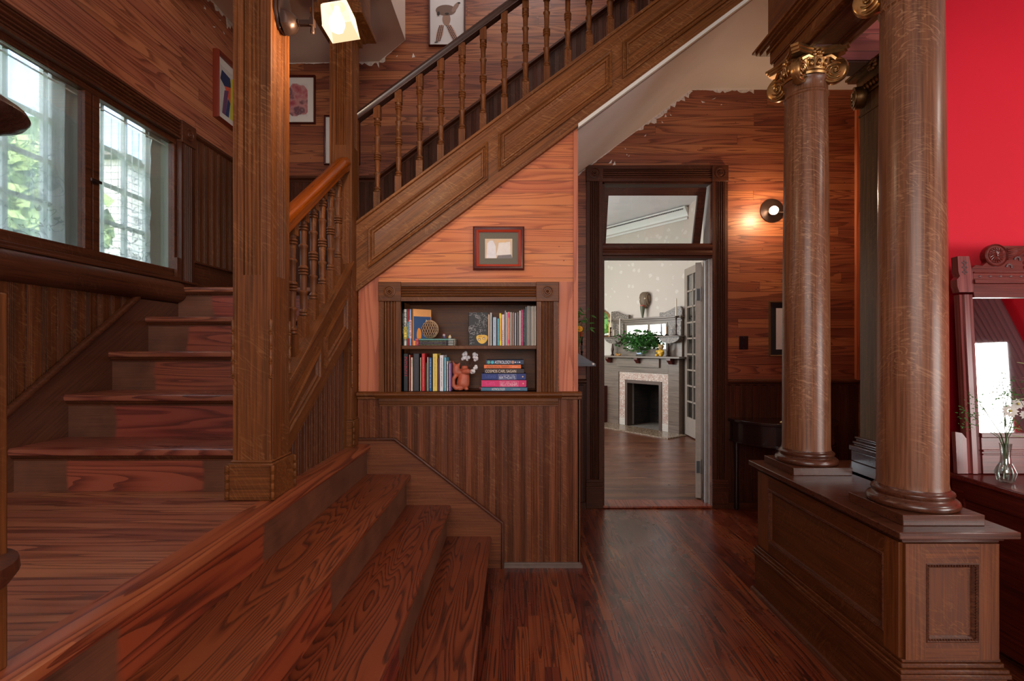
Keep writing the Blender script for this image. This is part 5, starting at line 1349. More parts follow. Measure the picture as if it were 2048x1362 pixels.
for (a_, b_, top, cc, gl, ll) in (
    (205, 318, 150, (34, 36, 42), ((200, 30, 50), .36, .92, .45), 'thick black spine with red lettering, first on the lower shelf'),
    (330, 370, 175, (238, 112, 86), None, 'thin coral spine beside the black and red book'),
    (374, 436, 240, (228, 206, 188), ((90, 180, 150), .7, .92, .4), 'cream spine with small green lettering on the lower shelf'),
    (440, 586, 150, (54, 52, 60), ((96, 92, 100), .3, .95, .15), 'widest charcoal spine on the lower shelf'),
    (600, 636, 240, (218, 202, 172), None, 'thin cream spine left of the red book'),
    (638, 726, 145, (206, 44, 50), ((236, 150, 140), .1, .9, .3), 'bright red spine on the lower shelf'),
    (735, 766, 370, (122, 112, 82), None, 'short olive spine right of the red book'),
    (770, 813, 235, (208, 198, 188), None, 'pale grey spine left of the blue book'),
    (815, 895, 245, (24, 98, 166), ((206, 220, 236), .08, .95, .28), 'blue spine with white lettering on the lower shelf'),
    (903, 1027, 150, (234, 206, 98), ((150, 124, 60), .1, .92, .16), 'yellow spine on the lower shelf'),
    (1032, 1062, 255, (152, 112, 122), None, 'thin mauve spine between the yellow and the white books'),
    (1068, 1176, 185, (224, 224, 228), ((120, 124, 130), .1, .92, .2), 'wide white spine on the lower shelf'),
    (1178, 1236, 240, (112, 192, 218), ((230, 240, 244), .1, .9, .3), 'light blue spine on the lower shelf'),
    (1238, 1286, 330, (226, 210, 202), ((150, 130, 124), .1, .9, .3), 'cream spine between the light blue and the lilac books'),
    (1290, 1350, 380, (160, 128, 190), ((226, 216, 236), .1, .9, .3), 'lilac spine beside the clay figure')):
    book(790 + a_ / 12.047, 790 + b_ / 12.047, 695 + top / 12.047, Z2, cc, ll, G, gl=gl)
G = 'books stacked flat at the right of the lower shelf'
zb = Z2
for (u0, u1, v0, v1, cc, ll, s, tc, f0, f1, g0) in (
    (962, 1054.5, 775.4, 782.7, (66, 112, 142), 'blue-grey book at the bottom of the stack on the lower shelf', 'ASTROLOGER', (236, 240, 240), .23, .52, 0),
    (962.8, 1052.7, 761, 774.7, (216, 36, 112), 'magenta book in the stack on the lower shelf', 'RELATIONSHIPS', (246, 214, 226), .43, .80, 1),
    (963.5, 1051.6, 747.5, 760, (22, 44, 120), 'thick royal blue book in the stack on the lower shelf', 'BIRTHDAYS', (226, 230, 240), .40, .76, 1),
    (968.6, 1048, 738, 747, (46, 34, 40), 'black book with large cream capitals in the stack', 'COSMOS CARL SAGAN', (240, 220, 196), .03, .80, 0),
    (968, 1042, 730, 737.5, (238, 118, 56), 'orange book, second from the top of the stack', 'ASTROLOGICAL TRANSITS', (120, 60, 40), .07, .68, 0),
    (972, 1047.5, 720, 729.5, (32, 50, 84), 'dark blue book on top of the stack on the lower shelf', 'ASTROLOGY', (240, 240, 244), .23, .66, 0)):
    h = (v1 - v0 + .6) * .0031; t, x0, x1, zt = flat(u0, u1, v0, v1, zb, h, cc, ll, G)
    L = x1 - x0
    if g0:
        m = MB(); a_, b_ = x0 + L * (f0 - .02), x0 + L * (f1 + .02); q0, q1 = zb + h * .05, zt - h * .12; e = .0007
        m.box(a_, b_, BKY - .0006, BKY, q0, q0 + e).box(a_, b_, BKY - .0006, BKY, q1 - e, q1).box(a_, a_ + e, BKY - .0006, BKY, q0, q1).box(b_ - e, b_, BKY - .0006, BKY, q0, q1)
        child(m, 'label_frame', bmat(tc), t)
        text(t, s, x0 + L * f0, x0 + L * f1, BKY, zb + h * .14, zb + h * .56, tc)
        glyphs(t, 'X', x0 + L * .08, x0 + L * .32, BKY, zb + h * .3, zb + h * .75, tuple(min(255, k + 60) for k in cc), int(u0), 2)
        glyphs(t, 'X', x0 + L * f0, x0 + L * f1, BKY, zb + h * .62, zb + h * .78, tc, int(u0) + 3)
        child(MB().lathe([(.0045, 0), (.0045, .0006)], (x0 + L * .93, BKY, zb + h * .5), (0, -1, 0), 12), 'emblem', bmat((230, 190, 150)), t)
    else:
        text(t, s, x0 + L * f0, x0 + L * f1, BKY, zb + h * (.16 if L else 0), zb + h * .76, tc)
        if s.startswith('ASTROLOGER'): glyphs(t, 'X', x0 + L * .66, x0 + L * .86, BKY, zb + h * .4, zb + h * .6, tc, 3)
        if 'TRANSITS' in s: glyphs(t, 'X', x0 + L * .74, x0 + L * .95, BKY, zb + h * .3, zb + h * .6, (250, 220, 200), 4)
        if s == 'ASTROLOGY':
            for fx, cq in ((.07, (90, 170, 150)), (.17, (70, 190, 210)), (.71, (190, 140, 120)), (.78, (210, 220, 240)), (.84, (150, 160, 210)), (.89, (230, 236, 246))):
                child(MB().lathe([(h * (.32 if fx < .75 else .14), 0), (h * (.32 if fx < .75 else .14), .0006)], (x0 + L * fx, BKY, zb + h * .45), (0, -1, 0), 12), 'planet_dot', bmat(cq), t)
    zb += h
tag(MB().box(X(956, 3.16), X(1040, 3.16), 3.27, 3.30, Z2, Z2 + .014).build('booklet', bmat((176, 30, 50))), 'small red booklet poking out behind the left foot of the flat stack', 'booklet')

# clay figure with cotton
cx, cy, cz = X(922, 3.16), 3.17, Z2
t = thing('clay_figure', 'terracotta animal figure with a raised ear and curled tail on the lower shelf', 'ornament', (cx, cy, cz))
def skin(name, verts, edges, mat, par, sub=2):
    me = bpy.data.meshes.new(name); me.from_pydata([v[:3] for v in verts], edges, [])
    o = bpy.data.objects.new(name, me); COL.objects.link(o)
    sk = o.modifiers.new('skin', 'SKIN')
    for i, v in enumerate(verts):
        me.skin_vertices[0].data[i].radius = (v[3], v[3]); me.skin_vertices[0].data[i].use_root = i == 0
    sb = o.modifiers.new('sub', 'SUBSURF'); sb.levels = sub; sb.render_levels = sub
    me.materials.append(mat); o.parent = par; o.matrix_parent_inverse = wm(par).inverted()
    return o
clay = simple('terracotta', (180, 92, 66), .5, var=.4, vscale=22)
m = MB()
def blob(p, q, r0, r1, n=7):
    for k in range(n + 1):
        f_ = k / n; m.ball((cx + p[0] + (q[0] - p[0]) * f_, cy + p[1] + (q[1] - p[1]) * f_, cz + p[2] + (q[2] - p[2]) * f_), r0 + (r1 - r0) * f_, 14, 10)
blob((.012, 0, .045), (.018, 0, .085), .042, .037); blob((.018, 0, .085), (.022, 0, .128), .036, .025)      # body and neck
blob((.012, -.01, .105), (-.030, -.014, .118), .022, .024); blob((-.030, -.014, .118), (-.030, -.014, .145), .024, .022)  # shoulder and head
blob((-.040, -.014, .155), (-.052, -.014, .186), .011, .004); blob((-.016, -.014, .158), (-.008, -.014, .172), .010, .005)  # ears
blob((.020, -.025, .118), (.046, -.030, .120), .016, .018)                                                  # muzzle
blob((-.030, -.018, .10), (-.048, -.022, .07), .014, .013); blob((-.048, -.022, .07), (-.047, -.024, .032), .013, .014)
blob((-.047, -.024, .032), (-.030, -.024, .014), .014, .014); blob((-.030, -.024, .014), (.002, -.022, .014), .014, .015); blob((.002, -.022, .016), (.02, -.01, .03), .015, .02)  # curled tail
fig = child(m, 'body', clay, t)
rm = fig.modifiers.new('remesh', 'REMESH'); rm.mode = 'VOXEL'; rm.voxel_size = .0035; rm.use_smooth_shade = True
sm_ = fig.modifiers.new('smooth', 'SMOOTH'); sm_.iterations = 6
child(MB().ball((cx - .004, cy - .032, cz + .008), .014, 10, 8, (1.2, 1, .6)).ball((cx + .034, cy - .02, cz + .010), .014, 10, 8, (1, 1, .8)), 'feet', clay, t)
child(MB().lathe([(.022, cz + .125), (.021, cz + .150), (.018, cz + .154), (.012, cz + .14)], (cx + .022, cy, 0), seg=16), 'spout', clay, t)
t = thing('cotton_stems', 'dried cotton stems with white bolls standing in the terracotta figure', 'dried flowers', (cx + .02, cy, cz + .14))
bo = [(929.5, 708), (936, 717), (950, 709), (951, 717), (950, 734), (946, 742), (927, 716)]
m = MB(); m2 = MB(); rr = random.Random(5)
for u, v in bo:
    p = Vector((X(u, 3.14), 3.14 + rr.uniform(-.01, .02), Z(v, 3.14)))
    for k in range(6): m.ball(p + Vector((rr.uniform(-.009, .009), rr.uniform(-.009, .009), rr.uniform(-.009, .009))), .0105, 9, 6)
    m2.tube([(cx + .022, cy, cz + .13), (cx + .024 + (p.x - cx) * .4, cy - .01, cz + .16), tuple(p)], .0024, 6)
    for k in range(4): m2.add([p + Vector((.004, 0, -.012)), p + Vector((.014 * math.cos(k * 1.6), -.006, -.002 + .008 * math.sin(k * 1.6))), p + Vector((-.002, -.010, -.010))], [(0, 1, 2)])
child(m, 'bolls', simple('cotton_white', (226, 224, 226), .9), t); child(m2, 'stems', simple('dry_brown_stem', (92, 58, 44), .8), t, recalc=False)

# ================================================================== pictures
def frame(label, M_, w_, h_, fw, fd_, fm, mm, mw, pic=None):
    """M_ maps (across, up, out) to the world; origin at the lower-left outer corner"""
    o0 = M_ @ Vector((w_ / 2, 0, 0)); t = thing('framed_picture', label, 'picture', o0)
    mp = lambda a, b, h: M_ @ Vector((a, b, h))
    P = [(0, 0), (w_, 0), (w_, h_), (0, h_)]
    m = MB().relief(P, [(0, 0), (0, fd_ * .7), (fw * .25, fd_), (fw * .6, fd_ * .8), (fw * .8, fd_ * .55), (fw, fd_ * .5), (fw, fd_ * .3)], mp, fill=False)
    child(m, 'frame', fm, t)
    m = MB().relief(P, [(fw * .9, fd_ * .3), (fw + mw, fd_ * .3), (fw + mw + .002, fd_ * .22)], mp, fill=False)
    child(m, 'mat', mm, t)
    i = fw + mw
    return t, mp, i
def MX(x, z, y):  # wall facing -Y
    return Matrix(((1, 0, 0, x), (0, 0, -1, y), (0, 1, 0, z), (0, 0, 0, 1)))
def shapes(t, mp, lst, base):
    for n_, (poly, c_) in enumerate(lst):
        m = MB(); h = base + .0004 * (n_ + 1); m.add([mp(a, b, h) for a, b in poly], [tuple(range(len(poly)))])
        child(m, 'picture' if n_ == 0 else 'painted_shape', c_ if isinstance(c_, bpy.types.Material) else bmat(c_), t)
fx0, fx1, fz0, fz1 = X(946, 3.05), X(1048.5, 3.05), Z(540, 3.05), Z(453, 3.05)
w_, h_ = fx1 - fx0, fz1 - fz0
t, mp, i = frame('small abstract in a red-brown frame with grey mat on the orange boards above the bookcase', MX(fx0, fz0, FY), w_, h_, .036, .028, simple('plum_frame', (84, 34, 30), .35, var=.2, vscale=60, coat=.3), simple('grey_green_mat', (110, 106, 94), .8), .036)
m = MB().relief([(0, 0), (w_, 0), (w_, h_), (0, h_)], [(.022, .026), (.024, .027), (.034, .018), (.036, .012)], mp, fill=False)
part_label(child(m, 'inner_frame', simple('red_inner_frame', (186, 62, 38), .35), t), 'bright red inner edge')
p0, p1, q0, q1 = i, w_ - i, i, h_ - i
shapes(t, mp, [([(p0, q0), (p1, q0), (p1, q1), (p0, q1)], (214, 190, 160)),
    ([(p0 + .01, q0 + .002), (p0 + .07, q0 + .002), (p0 + .066, q0 + .075), (p0 + .05, q1 - .012), (p0 + .03, q1 - .012), (p0 + .014, q1 - .03)], (226, 226, 230)),
    ([(p0 + .07, q0 + .02), (p1 - .01, q0 + .02), (p1 - .014, q1 - .02), (p0 + .085, q1 - .025)], (232, 228, 222)),
    ([(p0 + .072, q1 - .012), (p1 - .03, q1 - .008), (p1 - .04, q1 - .024), (p0 + .08, q1 - .022)], (226, 190, 140)),
    ([(p0 + .072, q0), (p1, q0), (p1 - .008, q0 + .024), (p0 + .08, q0 + .018)], (120, 112, 112))], .007)
# landing back wall
yb = BY
def artm(name, base, cols, sc, th=.5, sd=0.0):
    a = NT(name); co = a.vmath('ADD', a.coords(), (sd, sd, sd)); n = a.noise(co, sc, 5, .6, 1.2)
    n2 = a.noise(co, sc * .6, 3); c_ = a.ramp(n2, [(.3 + .1 * k, q) for k, q in enumerate(cols)])
    c_ = a.mix(a.math('MULTIPLY', a.math('SUBTRACT', n, th - .03), 14, 0, True), lin(base), c_)
    a.set(a.b.inputs['Base Color'], c_); a.b.inputs['Roughness'].default_value = .6; return a.m
wht = simple('white_mat', (222, 216, 210), .7)
x1 = X(630, 4.17); z0, z1 = Z(247, 4.17), Z(150, 4.17)
t, mp, i = frame('crimson ink-splash picture in a thin dark frame on the upper landing wall', MX(x1 - .34, z0, yb), .34, z1 - z0, .016, .03, M['mahogD'], wht, .05)
h_ = z1 - z0
poly = [(i + .235 * (.5 + .5 * math.cos(a_) * (1 + .12 * math.sin(5 * a_))), i - .0 + (h_ - 2 * i) * (.5 + .5 * math.sin(a_) * (1 + .08 * math.cos(7 * a_)))) for a_ in [2 * PI * k / 40 for k in range(40)]]
shapes(t, mp, [([(i, i), (.34 - i, i), (.34 - i, h_ - i), (i, h_ - i)], (214, 208, 204)), ([(min(max(a, i), .34 - i), min(max(b, i), h_ - i)) for a, b in poly], artm('crimson_splash', (176, 110, 116), [(150, 40, 66), (178, 96, 104), (196, 140, 138), (110, 70, 84), (206, 190, 184)], 16, .3))], .008)
x0 = X(647.5, 4.17); z0, z1 = Z(329, 4.17), Z(230, 4.17)
t, mp, i = frame('white picture with green leaf strokes, half hidden behind the inner post', MX(x0, z0, yb), .30, z1 - z0, .014, .028, M['mahogD'], wht, .03)
h_ = z1 - z0
shapes(t, mp, [([(i, i), (.30 - i, i), (.30 - i, h_ - i), (i, h_ - i)], artm('green_strokes', (226, 224, 220), [(30, 120, 90), (60, 160, 110), (20, 90, 100), (80, 60, 90), (30, 120, 90)], 22, .60)),
    ([(i + .005, h_ - i - .05), (i + .03, h_ - i - .05), (i + .03, h_ - i - .042), (i + .005, h_ - i - .042)], (40, 40, 44))], .008)
x0, x1 = X(857, 4.17), X(930.5, 4.17); z0 = Z(91, 4.17); w_, h_ = x1 - x0, .46
t, mp, i = frame('collage of a brown shape on two spotted legs, at the top above the long handrail', MX(x0, z0, yb), w_, h_, .012, .03, M['mahogD'], simple('pinkish_white_paper', (214, 204, 202), .7), .0)
cxm = w_ * .5
def el(cx_, cz_, a_, b_, rot=0, n=20):
    return [(cx_ + a_ * math.cos(q) * math.cos(rot) - b_ * math.sin(q) * math.sin(rot), cz_ + a_ * math.cos(q) * math.sin(rot) + b_ * math.sin(q) * math.cos(rot)) for q in [2 * PI * k / n for k in range(n)]]
br, sk_ = (112, 88, 78), (200, 164, 148)
L = [([(i, i), (w_ - i, i), (w_ - i, h_ - i), (i, h_ - i)], simple('collage_paper', (208, 204, 206), .7, var=.05, vscale=4)), (el(cxm - .06, .108, .028, .075, -.25), sk_), (el(cxm + .045, .112, .026, .08, .45), sk_),
     (el(cxm - .005, .225, .034, .055), (150, 118, 102)), (el(cxm - .01, .30, .085, .045, .0), br), (el(cxm + .07, .325, .018, .05, -.6), (140, 112, 98)), (el(cxm + .10, .36, .012, .008), (40, 30, 28)), (el(cxm + .0, .27, .018, .009), (46, 36, 34)), (el(cxm - .072, .27, .012, .018), (40, 30, 28)), (el(cxm - .09, .032, .016, .005, .2), (30, 26, 26))]
for k in range(10):
    for j in (-1, 0, 1):
        f_ = k / 9
        L.append((el(cxm - .06 + j * .015 - .03 * (f_ - .5) * -1 * .9, .045 + .12 * f_, .0048, .0065, 0, 8), (60, 32, 30)))
        L.append((el(cxm + .045 + j * .015 + .06 * (.5 - f_), .045 + .12 * f_, .0048, .0065, 0, 8), (70, 36, 32)))
shapes(t, mp, L[:10], .010)
m = MB(); 
for poly, c_ in L[10:]: m.add([mp(a, b, .016) for a, b in poly], [tuple(range(len(poly)))])
child(m, 'spots', bmat((66, 34, 32)), t)
# left wall picture
ML = Matrix(((0, 0, 1, WX), (1, 0, 0, 3.44), (0, 1, 0, 2.93), (0, 0, 0, 1)))
t, mp, i = frame('colourful abstract in a red wood frame high on the window wall', ML, .42, .47, .022, .045, simple('cherry_frame', (112, 40, 24), .35, coat=.2), wht, .045)
shapes(t, mp, [([(i, i), (.42 - i, i), (.42 - i, .47 - i), (i, .47 - i)], (206, 204, 200)), ([(i, .30), (i + .02, .37), (i + .12, .36), (i + .14, .28), (i + .05, .27)], (34, 52, 96)), ([(i + .05, .27), (i + .14, .30), (i + .13, .16)], (226, 92, 70)), ([(i + .12, i), (i + .16, i), (i + .17, .38), (i + .13, .36)], (206, 206, 60)),
    ([(i + .02, i), (i + .06, i), (i + .10, .26), (i + .05, .24)], (110, 70, 110)), ([(i + .16, i), (i + .22, i), (i + .25, .30), (i + .18, .34)], (60, 110, 70)), ([(i + .06, i), (i + .10, i), (i + .12, .18), (i + .09, .2)], (40, 60, 110)), ([(i + .22, .10), (i + .27, .14), (i + .24, .36)], (220, 130, 60))], .012)
# hall right
t, mp, i = frame('black-matted picture in a thin brass frame, half hidden by the farther column', MX(X(1539.5, 4.17), Z(713, 4.17), yb), .42, Z(602, 4.17) - Z(713, 4.17), .014, .022, simple('brass_frame', (140, 112, 78), .35, .6), simple('black_mat', (22, 22, 24), .7), .045)
shapes(t, mp, [([(i, i), (.42 - i, i), (.42 - i, .463 - i), (i, .463 - i)], (214, 212, 210))], .007)
# switch
t = thing('light_switch', 'black toggle switch plate on the boarded wall left of the farther column', 'switch', (X(1487, BY), BY, Z(699, BY)))
child(MB().box(X(1478, BY), X(1496, BY), BY - .006, BY, Z(699, BY), Z(672, BY)), 'plate', M['black'], t, bevel=.002)
child(MB().box(X(1485, BY), X(1489, BY), BY - .018, BY - .006, Z(689, BY), Z(683, BY)), 'toggle', M['black'], t)
child(MB().ball((X(1487, BY), BY - .006, Z(675, BY)), .003, 6, 4).ball((X(1487, BY), BY - .006, Z(696, BY)), .003, 6, 4), 'screws', M['steel'], t)

# ================================================================== lamps
bulbm = simple('glowing_bulb', (255, 240, 214), .4, emit=(255, 226, 180), es=30)
def point(name, loc, e, col, r=.03):
    l = bpy.data.lights.new(name, 'POINT'); l.energy = e; l.color = col; l.shadow_soft_size = r
    o = bpy.data.objects.new(name, l); COL.objects.link(o); o.location = loc; return o
t = thing('wall_sconce', 'bronze wall lamp with a square glass shade on the side of the tall post', 'lamp', (-.943, 2.01, 2.62))
o8 = [(.062 * math.cos(a_) * 1.0, .10 * math.sin(a_)) for a_ in [PI / 8 + PI * k / 4 for k in range(8)]]
child(MB().ext([(a_ * 1.12, b_) for a_, b_ in o8], (-.943, 2.01, 2.70), (0, 1, 0), (0, 0, 1), (.012, 0, 0)).ext([(a_ * .95, b_ * .88) for a_, b_ in o8], (-.931, 2.01, 2.70), (0, 1, 0), (0, 0, 1), (.008, 0, 0)), 'backplate', M['iron'], t, bevel=.002)
child(MB().lathe([(.052, 0), (.050, .012), (.042, .03), (.024, .045), (.014, .05), (.016, .056), (.010, .058)], (-.923, 2.01, 2.645), (1, 0, 0), 6, smooth=False), 'dome', M['iron'], t)
child(MB().box(-.868, -.815, 2.0, 2.018, 2.634, 2.652).box(-.822, -.806, 1.996, 2.022, 2.630, 2.660).lathe([(.005, 2.600), (.009, 2.604), (.006, 2.63)], (-.814, 2.009, 0), seg=8).lathe([(.006, 2.66), (.005, 2.78)], (-.814, 2.009, 0), seg=8)
      .tube([(-.814, 2.009, 2.775), (-.80, 2.009, 2.80), (-.76, 2.009, 2.81), (-.725, 2.009, 2.79), (-.715, 2.009, 2.73)], .006, 8), 'arm', M['iron'], t)
child(MB().lathe([(.030, .0), (.034, -.01), (.032, -.028), (.024, -.03)], (-.715, 2.009, 2.735), (0, 0, 1), 16), 'shade_holder', M['iron'], t)
gl = NT('frosted_lit_glass'); gl.t.nodes.remove(gl.b)
tr = gl.n('ShaderNodeBsdfTransparent', {0: (1, .97, .92, 1)}); em = gl.n('ShaderNodeEmission', {0: lin((255, 214, 168)), 1: 2.4})
lw = gl.n('ShaderNodeLayerWeight', {'Blend': .35}); f_ = gl.math('MULTIPLY_ADD', lw.outputs[1], .7, .22, True)
mx = gl.n('ShaderNodeMixShader', {0: f_, 1: tr.outputs[0], 2: em.outputs[0]}); gl.t.links.new(mx.outputs[0], gl.out.inputs[0])
sh = [(.028, 0), (.032, -.010), (.062, -.022), (.072, -.030), (.074, -.038), (.080, -.112), (.082, -.118)]
m = MB(); vs = []
ct = Vector((-.715, 2.009, 2.722)); tilt = Matrix.Rotation(math.radians(-9), 3, 'Y')
for s in (0, 1):
    for r_, h in sh:
        for k in range(4):
            a_ = PI / 4 + k * PI / 2; rr_ = (r_ - s * .003)
            vs.append(ct + tilt @ Vector((rr_ * math.cos(a_), rr_ * math.sin(a_), h)))
n = len(sh); fs = []
for s in (0, 1):
    for i_ in range(n - 1):
        for k in range(4): fs.append((s * n * 4 + i_ * 4 + k, s * n * 4 + i_ * 4 + (k + 1) % 4, s * n * 4 + (i_ + 1) * 4 + (k + 1) % 4, s * n * 4 + (i_ + 1) * 4 + k))
for k in range(4): fs.append(((n - 1) * 4 + k, (n - 1) * 4 + (k + 1) % 4, n * 4 + (n - 1) * 4 + (k + 1) % 4, n * 4 + (n - 1) * 4 + k))
m.add(vs, fs); child(m, 'glass_shade', gl.m, t, recalc=False)
child(MB().lathe([(.010, 0), (.012, -.02), (.016, -.03), (.028, -.055), (.031, -.075), (.024, -.097), (.001, -.106)], ct + Vector((0, 0, -.01)), (0, 0, 1), 20), 'bulb', bulbm, t)
point('sconce_light', tuple(ct + Vector((.02, -.0, -.17))), 14, (1, .72, .45), .04)
t = thing('wall_sconce', 'lit bare bulb on a round dark backplate beside the farther column', 'lamp', (X(1545, BY), BY, Z(446, BY)))
xs_, zs_ = X(1543, BY), Z(422, BY)
child(MB().lathe([(.098, 0), (.098, .012), (.085, .018), (.06, .03), (.03, .036), (.001, .038)], (xs_, BY, zs_), (0, -1, 0), 36), 'backplate', M['iron'], t)
bx_ = X(1549, 4.04); bz_ = Z(420, 4.04)
child(MB().tube([(xs_, BY - .036, zs_), (xs_ + .02, BY - .09, zs_ - .035), (xs_ + .09, BY - .13, zs_ - .045), (xs_ + .10, BY - .15, zs_ - .02)], .006, 8), 'arm', M['iron'], t)
child(MB().ball((bx_, 4.05, bz_), .034, 20, 14), 'bulb', bulbm, t)
child(MB().lathe([(.02, 0), (.022, .02), (.016, .05)], (bx_, 4.07, bz_), (.3, 1, -.1), 14), 'socket', simple('brass_socket', (160, 120, 70), .3, .8), t)
point('hall_sconce_light', (bx_ - .03, 3.96, bz_), 11, (1, .70, .42), .04)

# ================================================================== hall table, corner shelf
tx, ty = 2.2, BY - .005
t = thing('demilune_table', 'dark half-round table against the hall wall behind the farther column', 'table', (tx, ty, 0))
arc = lambda r_: [(r_ * math.cos(a_), r_ * math.sin(a_)) for a_ in [PI + PI * k / 24 for k in range(25)]]
child(MB().ext(arc(.43), (tx, ty, .735), (1, 0, 0), (0, 1, 0), (0, 0, .02)).ext(arc(.42), (tx, ty, .727), (1, 0, 0), (0, 1, 0), (0, 0, .008)), 'top', M['ebony'], t, bevel=.003)
child(MB().ext(arc(.405), (tx, ty, .57), (1, 0, 0), (0, 1, 0), (0, 0, .157)).ext(arc(.413), (tx, ty, .565), (1, 0, 0), (0, 1, 0), (0, 0, .012)), 'apron', M['ebony'], t)
for a_ in (PI + .06, PI + 1.05, 2 * PI - 1.05, 2 * PI - .06):
    child(MB().lathe([(.014, 0), (.02, .02), (.016, .3), (.024, .565)], (tx + .37 * math.cos(a_), ty + .37 * math.sin(a_) - .03, 0), seg=12), 'leg', M['ebony'], t)
child(MB().ball((X(1563, 3.77), 3.77, Z(845, 3.77)), .012, 8, 6), 'drawer_knob', simple('brass_knob', (196, 170, 110), .25, .9), t)
t = thing('wall_shelf', 'dark slate-coloured shelf with a sloping front, left of the doorway', 'shelf', (.45, 3.7, 1.21))
child(MB().ext([(.393, 3.42), (.553, 3.42), (.62, 4.05), (.393, 4.05)], (0, 0, 1.212), (1, 0, 0), (0, 1, 0), (0, 0, .018)), 'board', simple('slate_board', (60, 62, 70), .35), t)
child(MB().ext([(0, 0), (.155, 0), (.03, .075), (0, .12)], (.395, 3.44, 1.23), (1, 0, 0), (0, 0, 1), (0, .02, 0)), 'sloping_front', simple('slate_front', (74, 74, 84), .35), t)
child(MB().ball((X(1186, 3.43), 3.425, 1.226), .010, 8, 6), 'knob', M['white'], t)
t = thing('candlestick', 'dark turned candlestick with short red candle on the slate shelf', 'candlestick', (.535, 3.93, 1.23))
sx_, sy_ = X(1163.5, 3.93), 3.93; zc = Z(673, 3.93)
child(MB().lathe([(.028, 1.23), (.028, 1.236), (.008, 1.245), (.012, 1.27), (.005, 1.28), (.008, 1.30), (.014, 1.306), (.006, 1.312), (.008, 1.34), (.006, 1.36), (.012, 1.362), (.005, 1.368), (.012, 1.385), (.005, 1.395), (.009, zc - .02), (.014, zc)], (sx_, sy_, 0), seg=14), 'holder', M['black'], t)
child(MB().lathe([(.0135, zc), (.013, zc + .036), (.006, zc + .04)], (sx_, sy_, 0), seg=14), 'candle', simple('red_candle', (206, 30, 36), .4), t)
t = thing('flower_vase', 'clear vase with green leaves and a yellow flower at the edge of the bookcase wall', 'plant', (.46, 3.80, 1.23))
child(MB().lathe([(.03, 1.23), (.034, 1.24), (.028, 1.30), (.022, 1.36), (.026, 1.38)], (.468, 3.80, 0), seg=16), 'vase', M['vase'], t)
m = MB(); rr = random.Random(8)
for k in range(26):
    b0 = Vector((.47, 3.80, 1.40)); e = Vector((rr.uniform(-.05, .10), rr.uniform(-.08, .08), rr.uniform(.05, .26))); p = b0 + e; q = Vector((rr.uniform(.3, 1), rr.uniform(-.6, .6), rr.uniform(-.9, .2))).normalized() * .055; s_ = q.orthogonal().normalized() * .011
    m.add([p, p + q * .4 + s_, p + q, p + q * .4 - s_], [(0, 1, 2, 3)]); m.tube([tuple(b0 - Vector((0, 0, .1))), tuple(b0 + e * .5), tuple(p)], .0012, 4)
child(m, 'leaves', M['leaf'], t, recalc=False)
m = MB(); fc = Vector((X(1158.5, 3.8), 3.77, Z(658, 3.8)))
for k in range(12):
    a_ = 2 * PI * k / 12; m.ball(fc + Vector((.016 * math.cos(a_), 0, .016 * math.sin(a_))), .008, 7, 5, (1, .6, 1))
m.ball(fc, .012, 8, 6)
child(m, 'flower', simple('yellow_petals', (240, 176, 36), .6), t)

# ================================================================== dresser, its mirror, vase of flowers
t = thing('dresser', 'low mahogany dresser at the right edge, by the red wall', 'dresser', (2.6, 1.95, 0))
D0, D1, E0, E1 = 2.055, 3.2, 1.30, 2.34
child(MB().box(D0, D1, E0, E1, .06, .73), 'body', M['mahogD'], t)
child(MB().box(D0 - .028, D1 + .03, E0 - .03, E1 + .012, .735, .757).box(D0 - .016, D1 + .02, E0 - .02, E1 + .008, .727, .735), 'top', M['mahog'], t, bevel=.004)
mpd = lambda a, b, h: (D0 - h, a, b)
for a0, a1, b0, b1 in ((E0, E0 + .06, .06, .727), (E1 - .06, E1, .06, .727), (E0 + .06, E1 - .06, .65, .727), (E0 + .06, E1 - .06, .06, .14)):
    child(MB().box(D0 - .010, D0, a0, a1, b0, b1), 'side_frame', M['mahogD'], t)
for k in range(3):
    dr = child(MB().box(D0 + .05, D1 - .05, E0 - .014, E0, .09 + .21 * k, .28 + .21 * k), 'drawer', M['mahog'], t, bevel=.003)
    for xx in (D0 + .3, D1 - .3): child(MB().lathe([(.012, 0), (.018, .012), (.001, .02)], (xx, E0 - .014, .185 + .21 * k), (0, -1, 0), 12), 'knob', simple('brass', (170, 130, 70), .3, .9), dr)
for xx in (D0 + .03, D1 - .03):
    for yy in (E0 + .03, E1 - .03): child(MB().box(xx - .025, xx + .025, yy - .025, yy + .025, 0, .06), 'foot', M['mahogD'], t)
t = thing('dresser_mirror', 'tall carved wooden mirror with scrolled crest standing on the dresser', 'mirror', (2.5, 2.30, .757))
t.rotation_euler = (-math.radians(3.2), 0, 0)
MR0, MR1 = 2.085, 2.95
def dm(m, name, mat, **k):
    """built upright in world coordinates, then leaned back with its Empty"""
    o = m.build(name, mat, t, **k); o.matrix_parent_inverse = Matrix.Translation(t.location).inverted(); return o
yf = 2.30
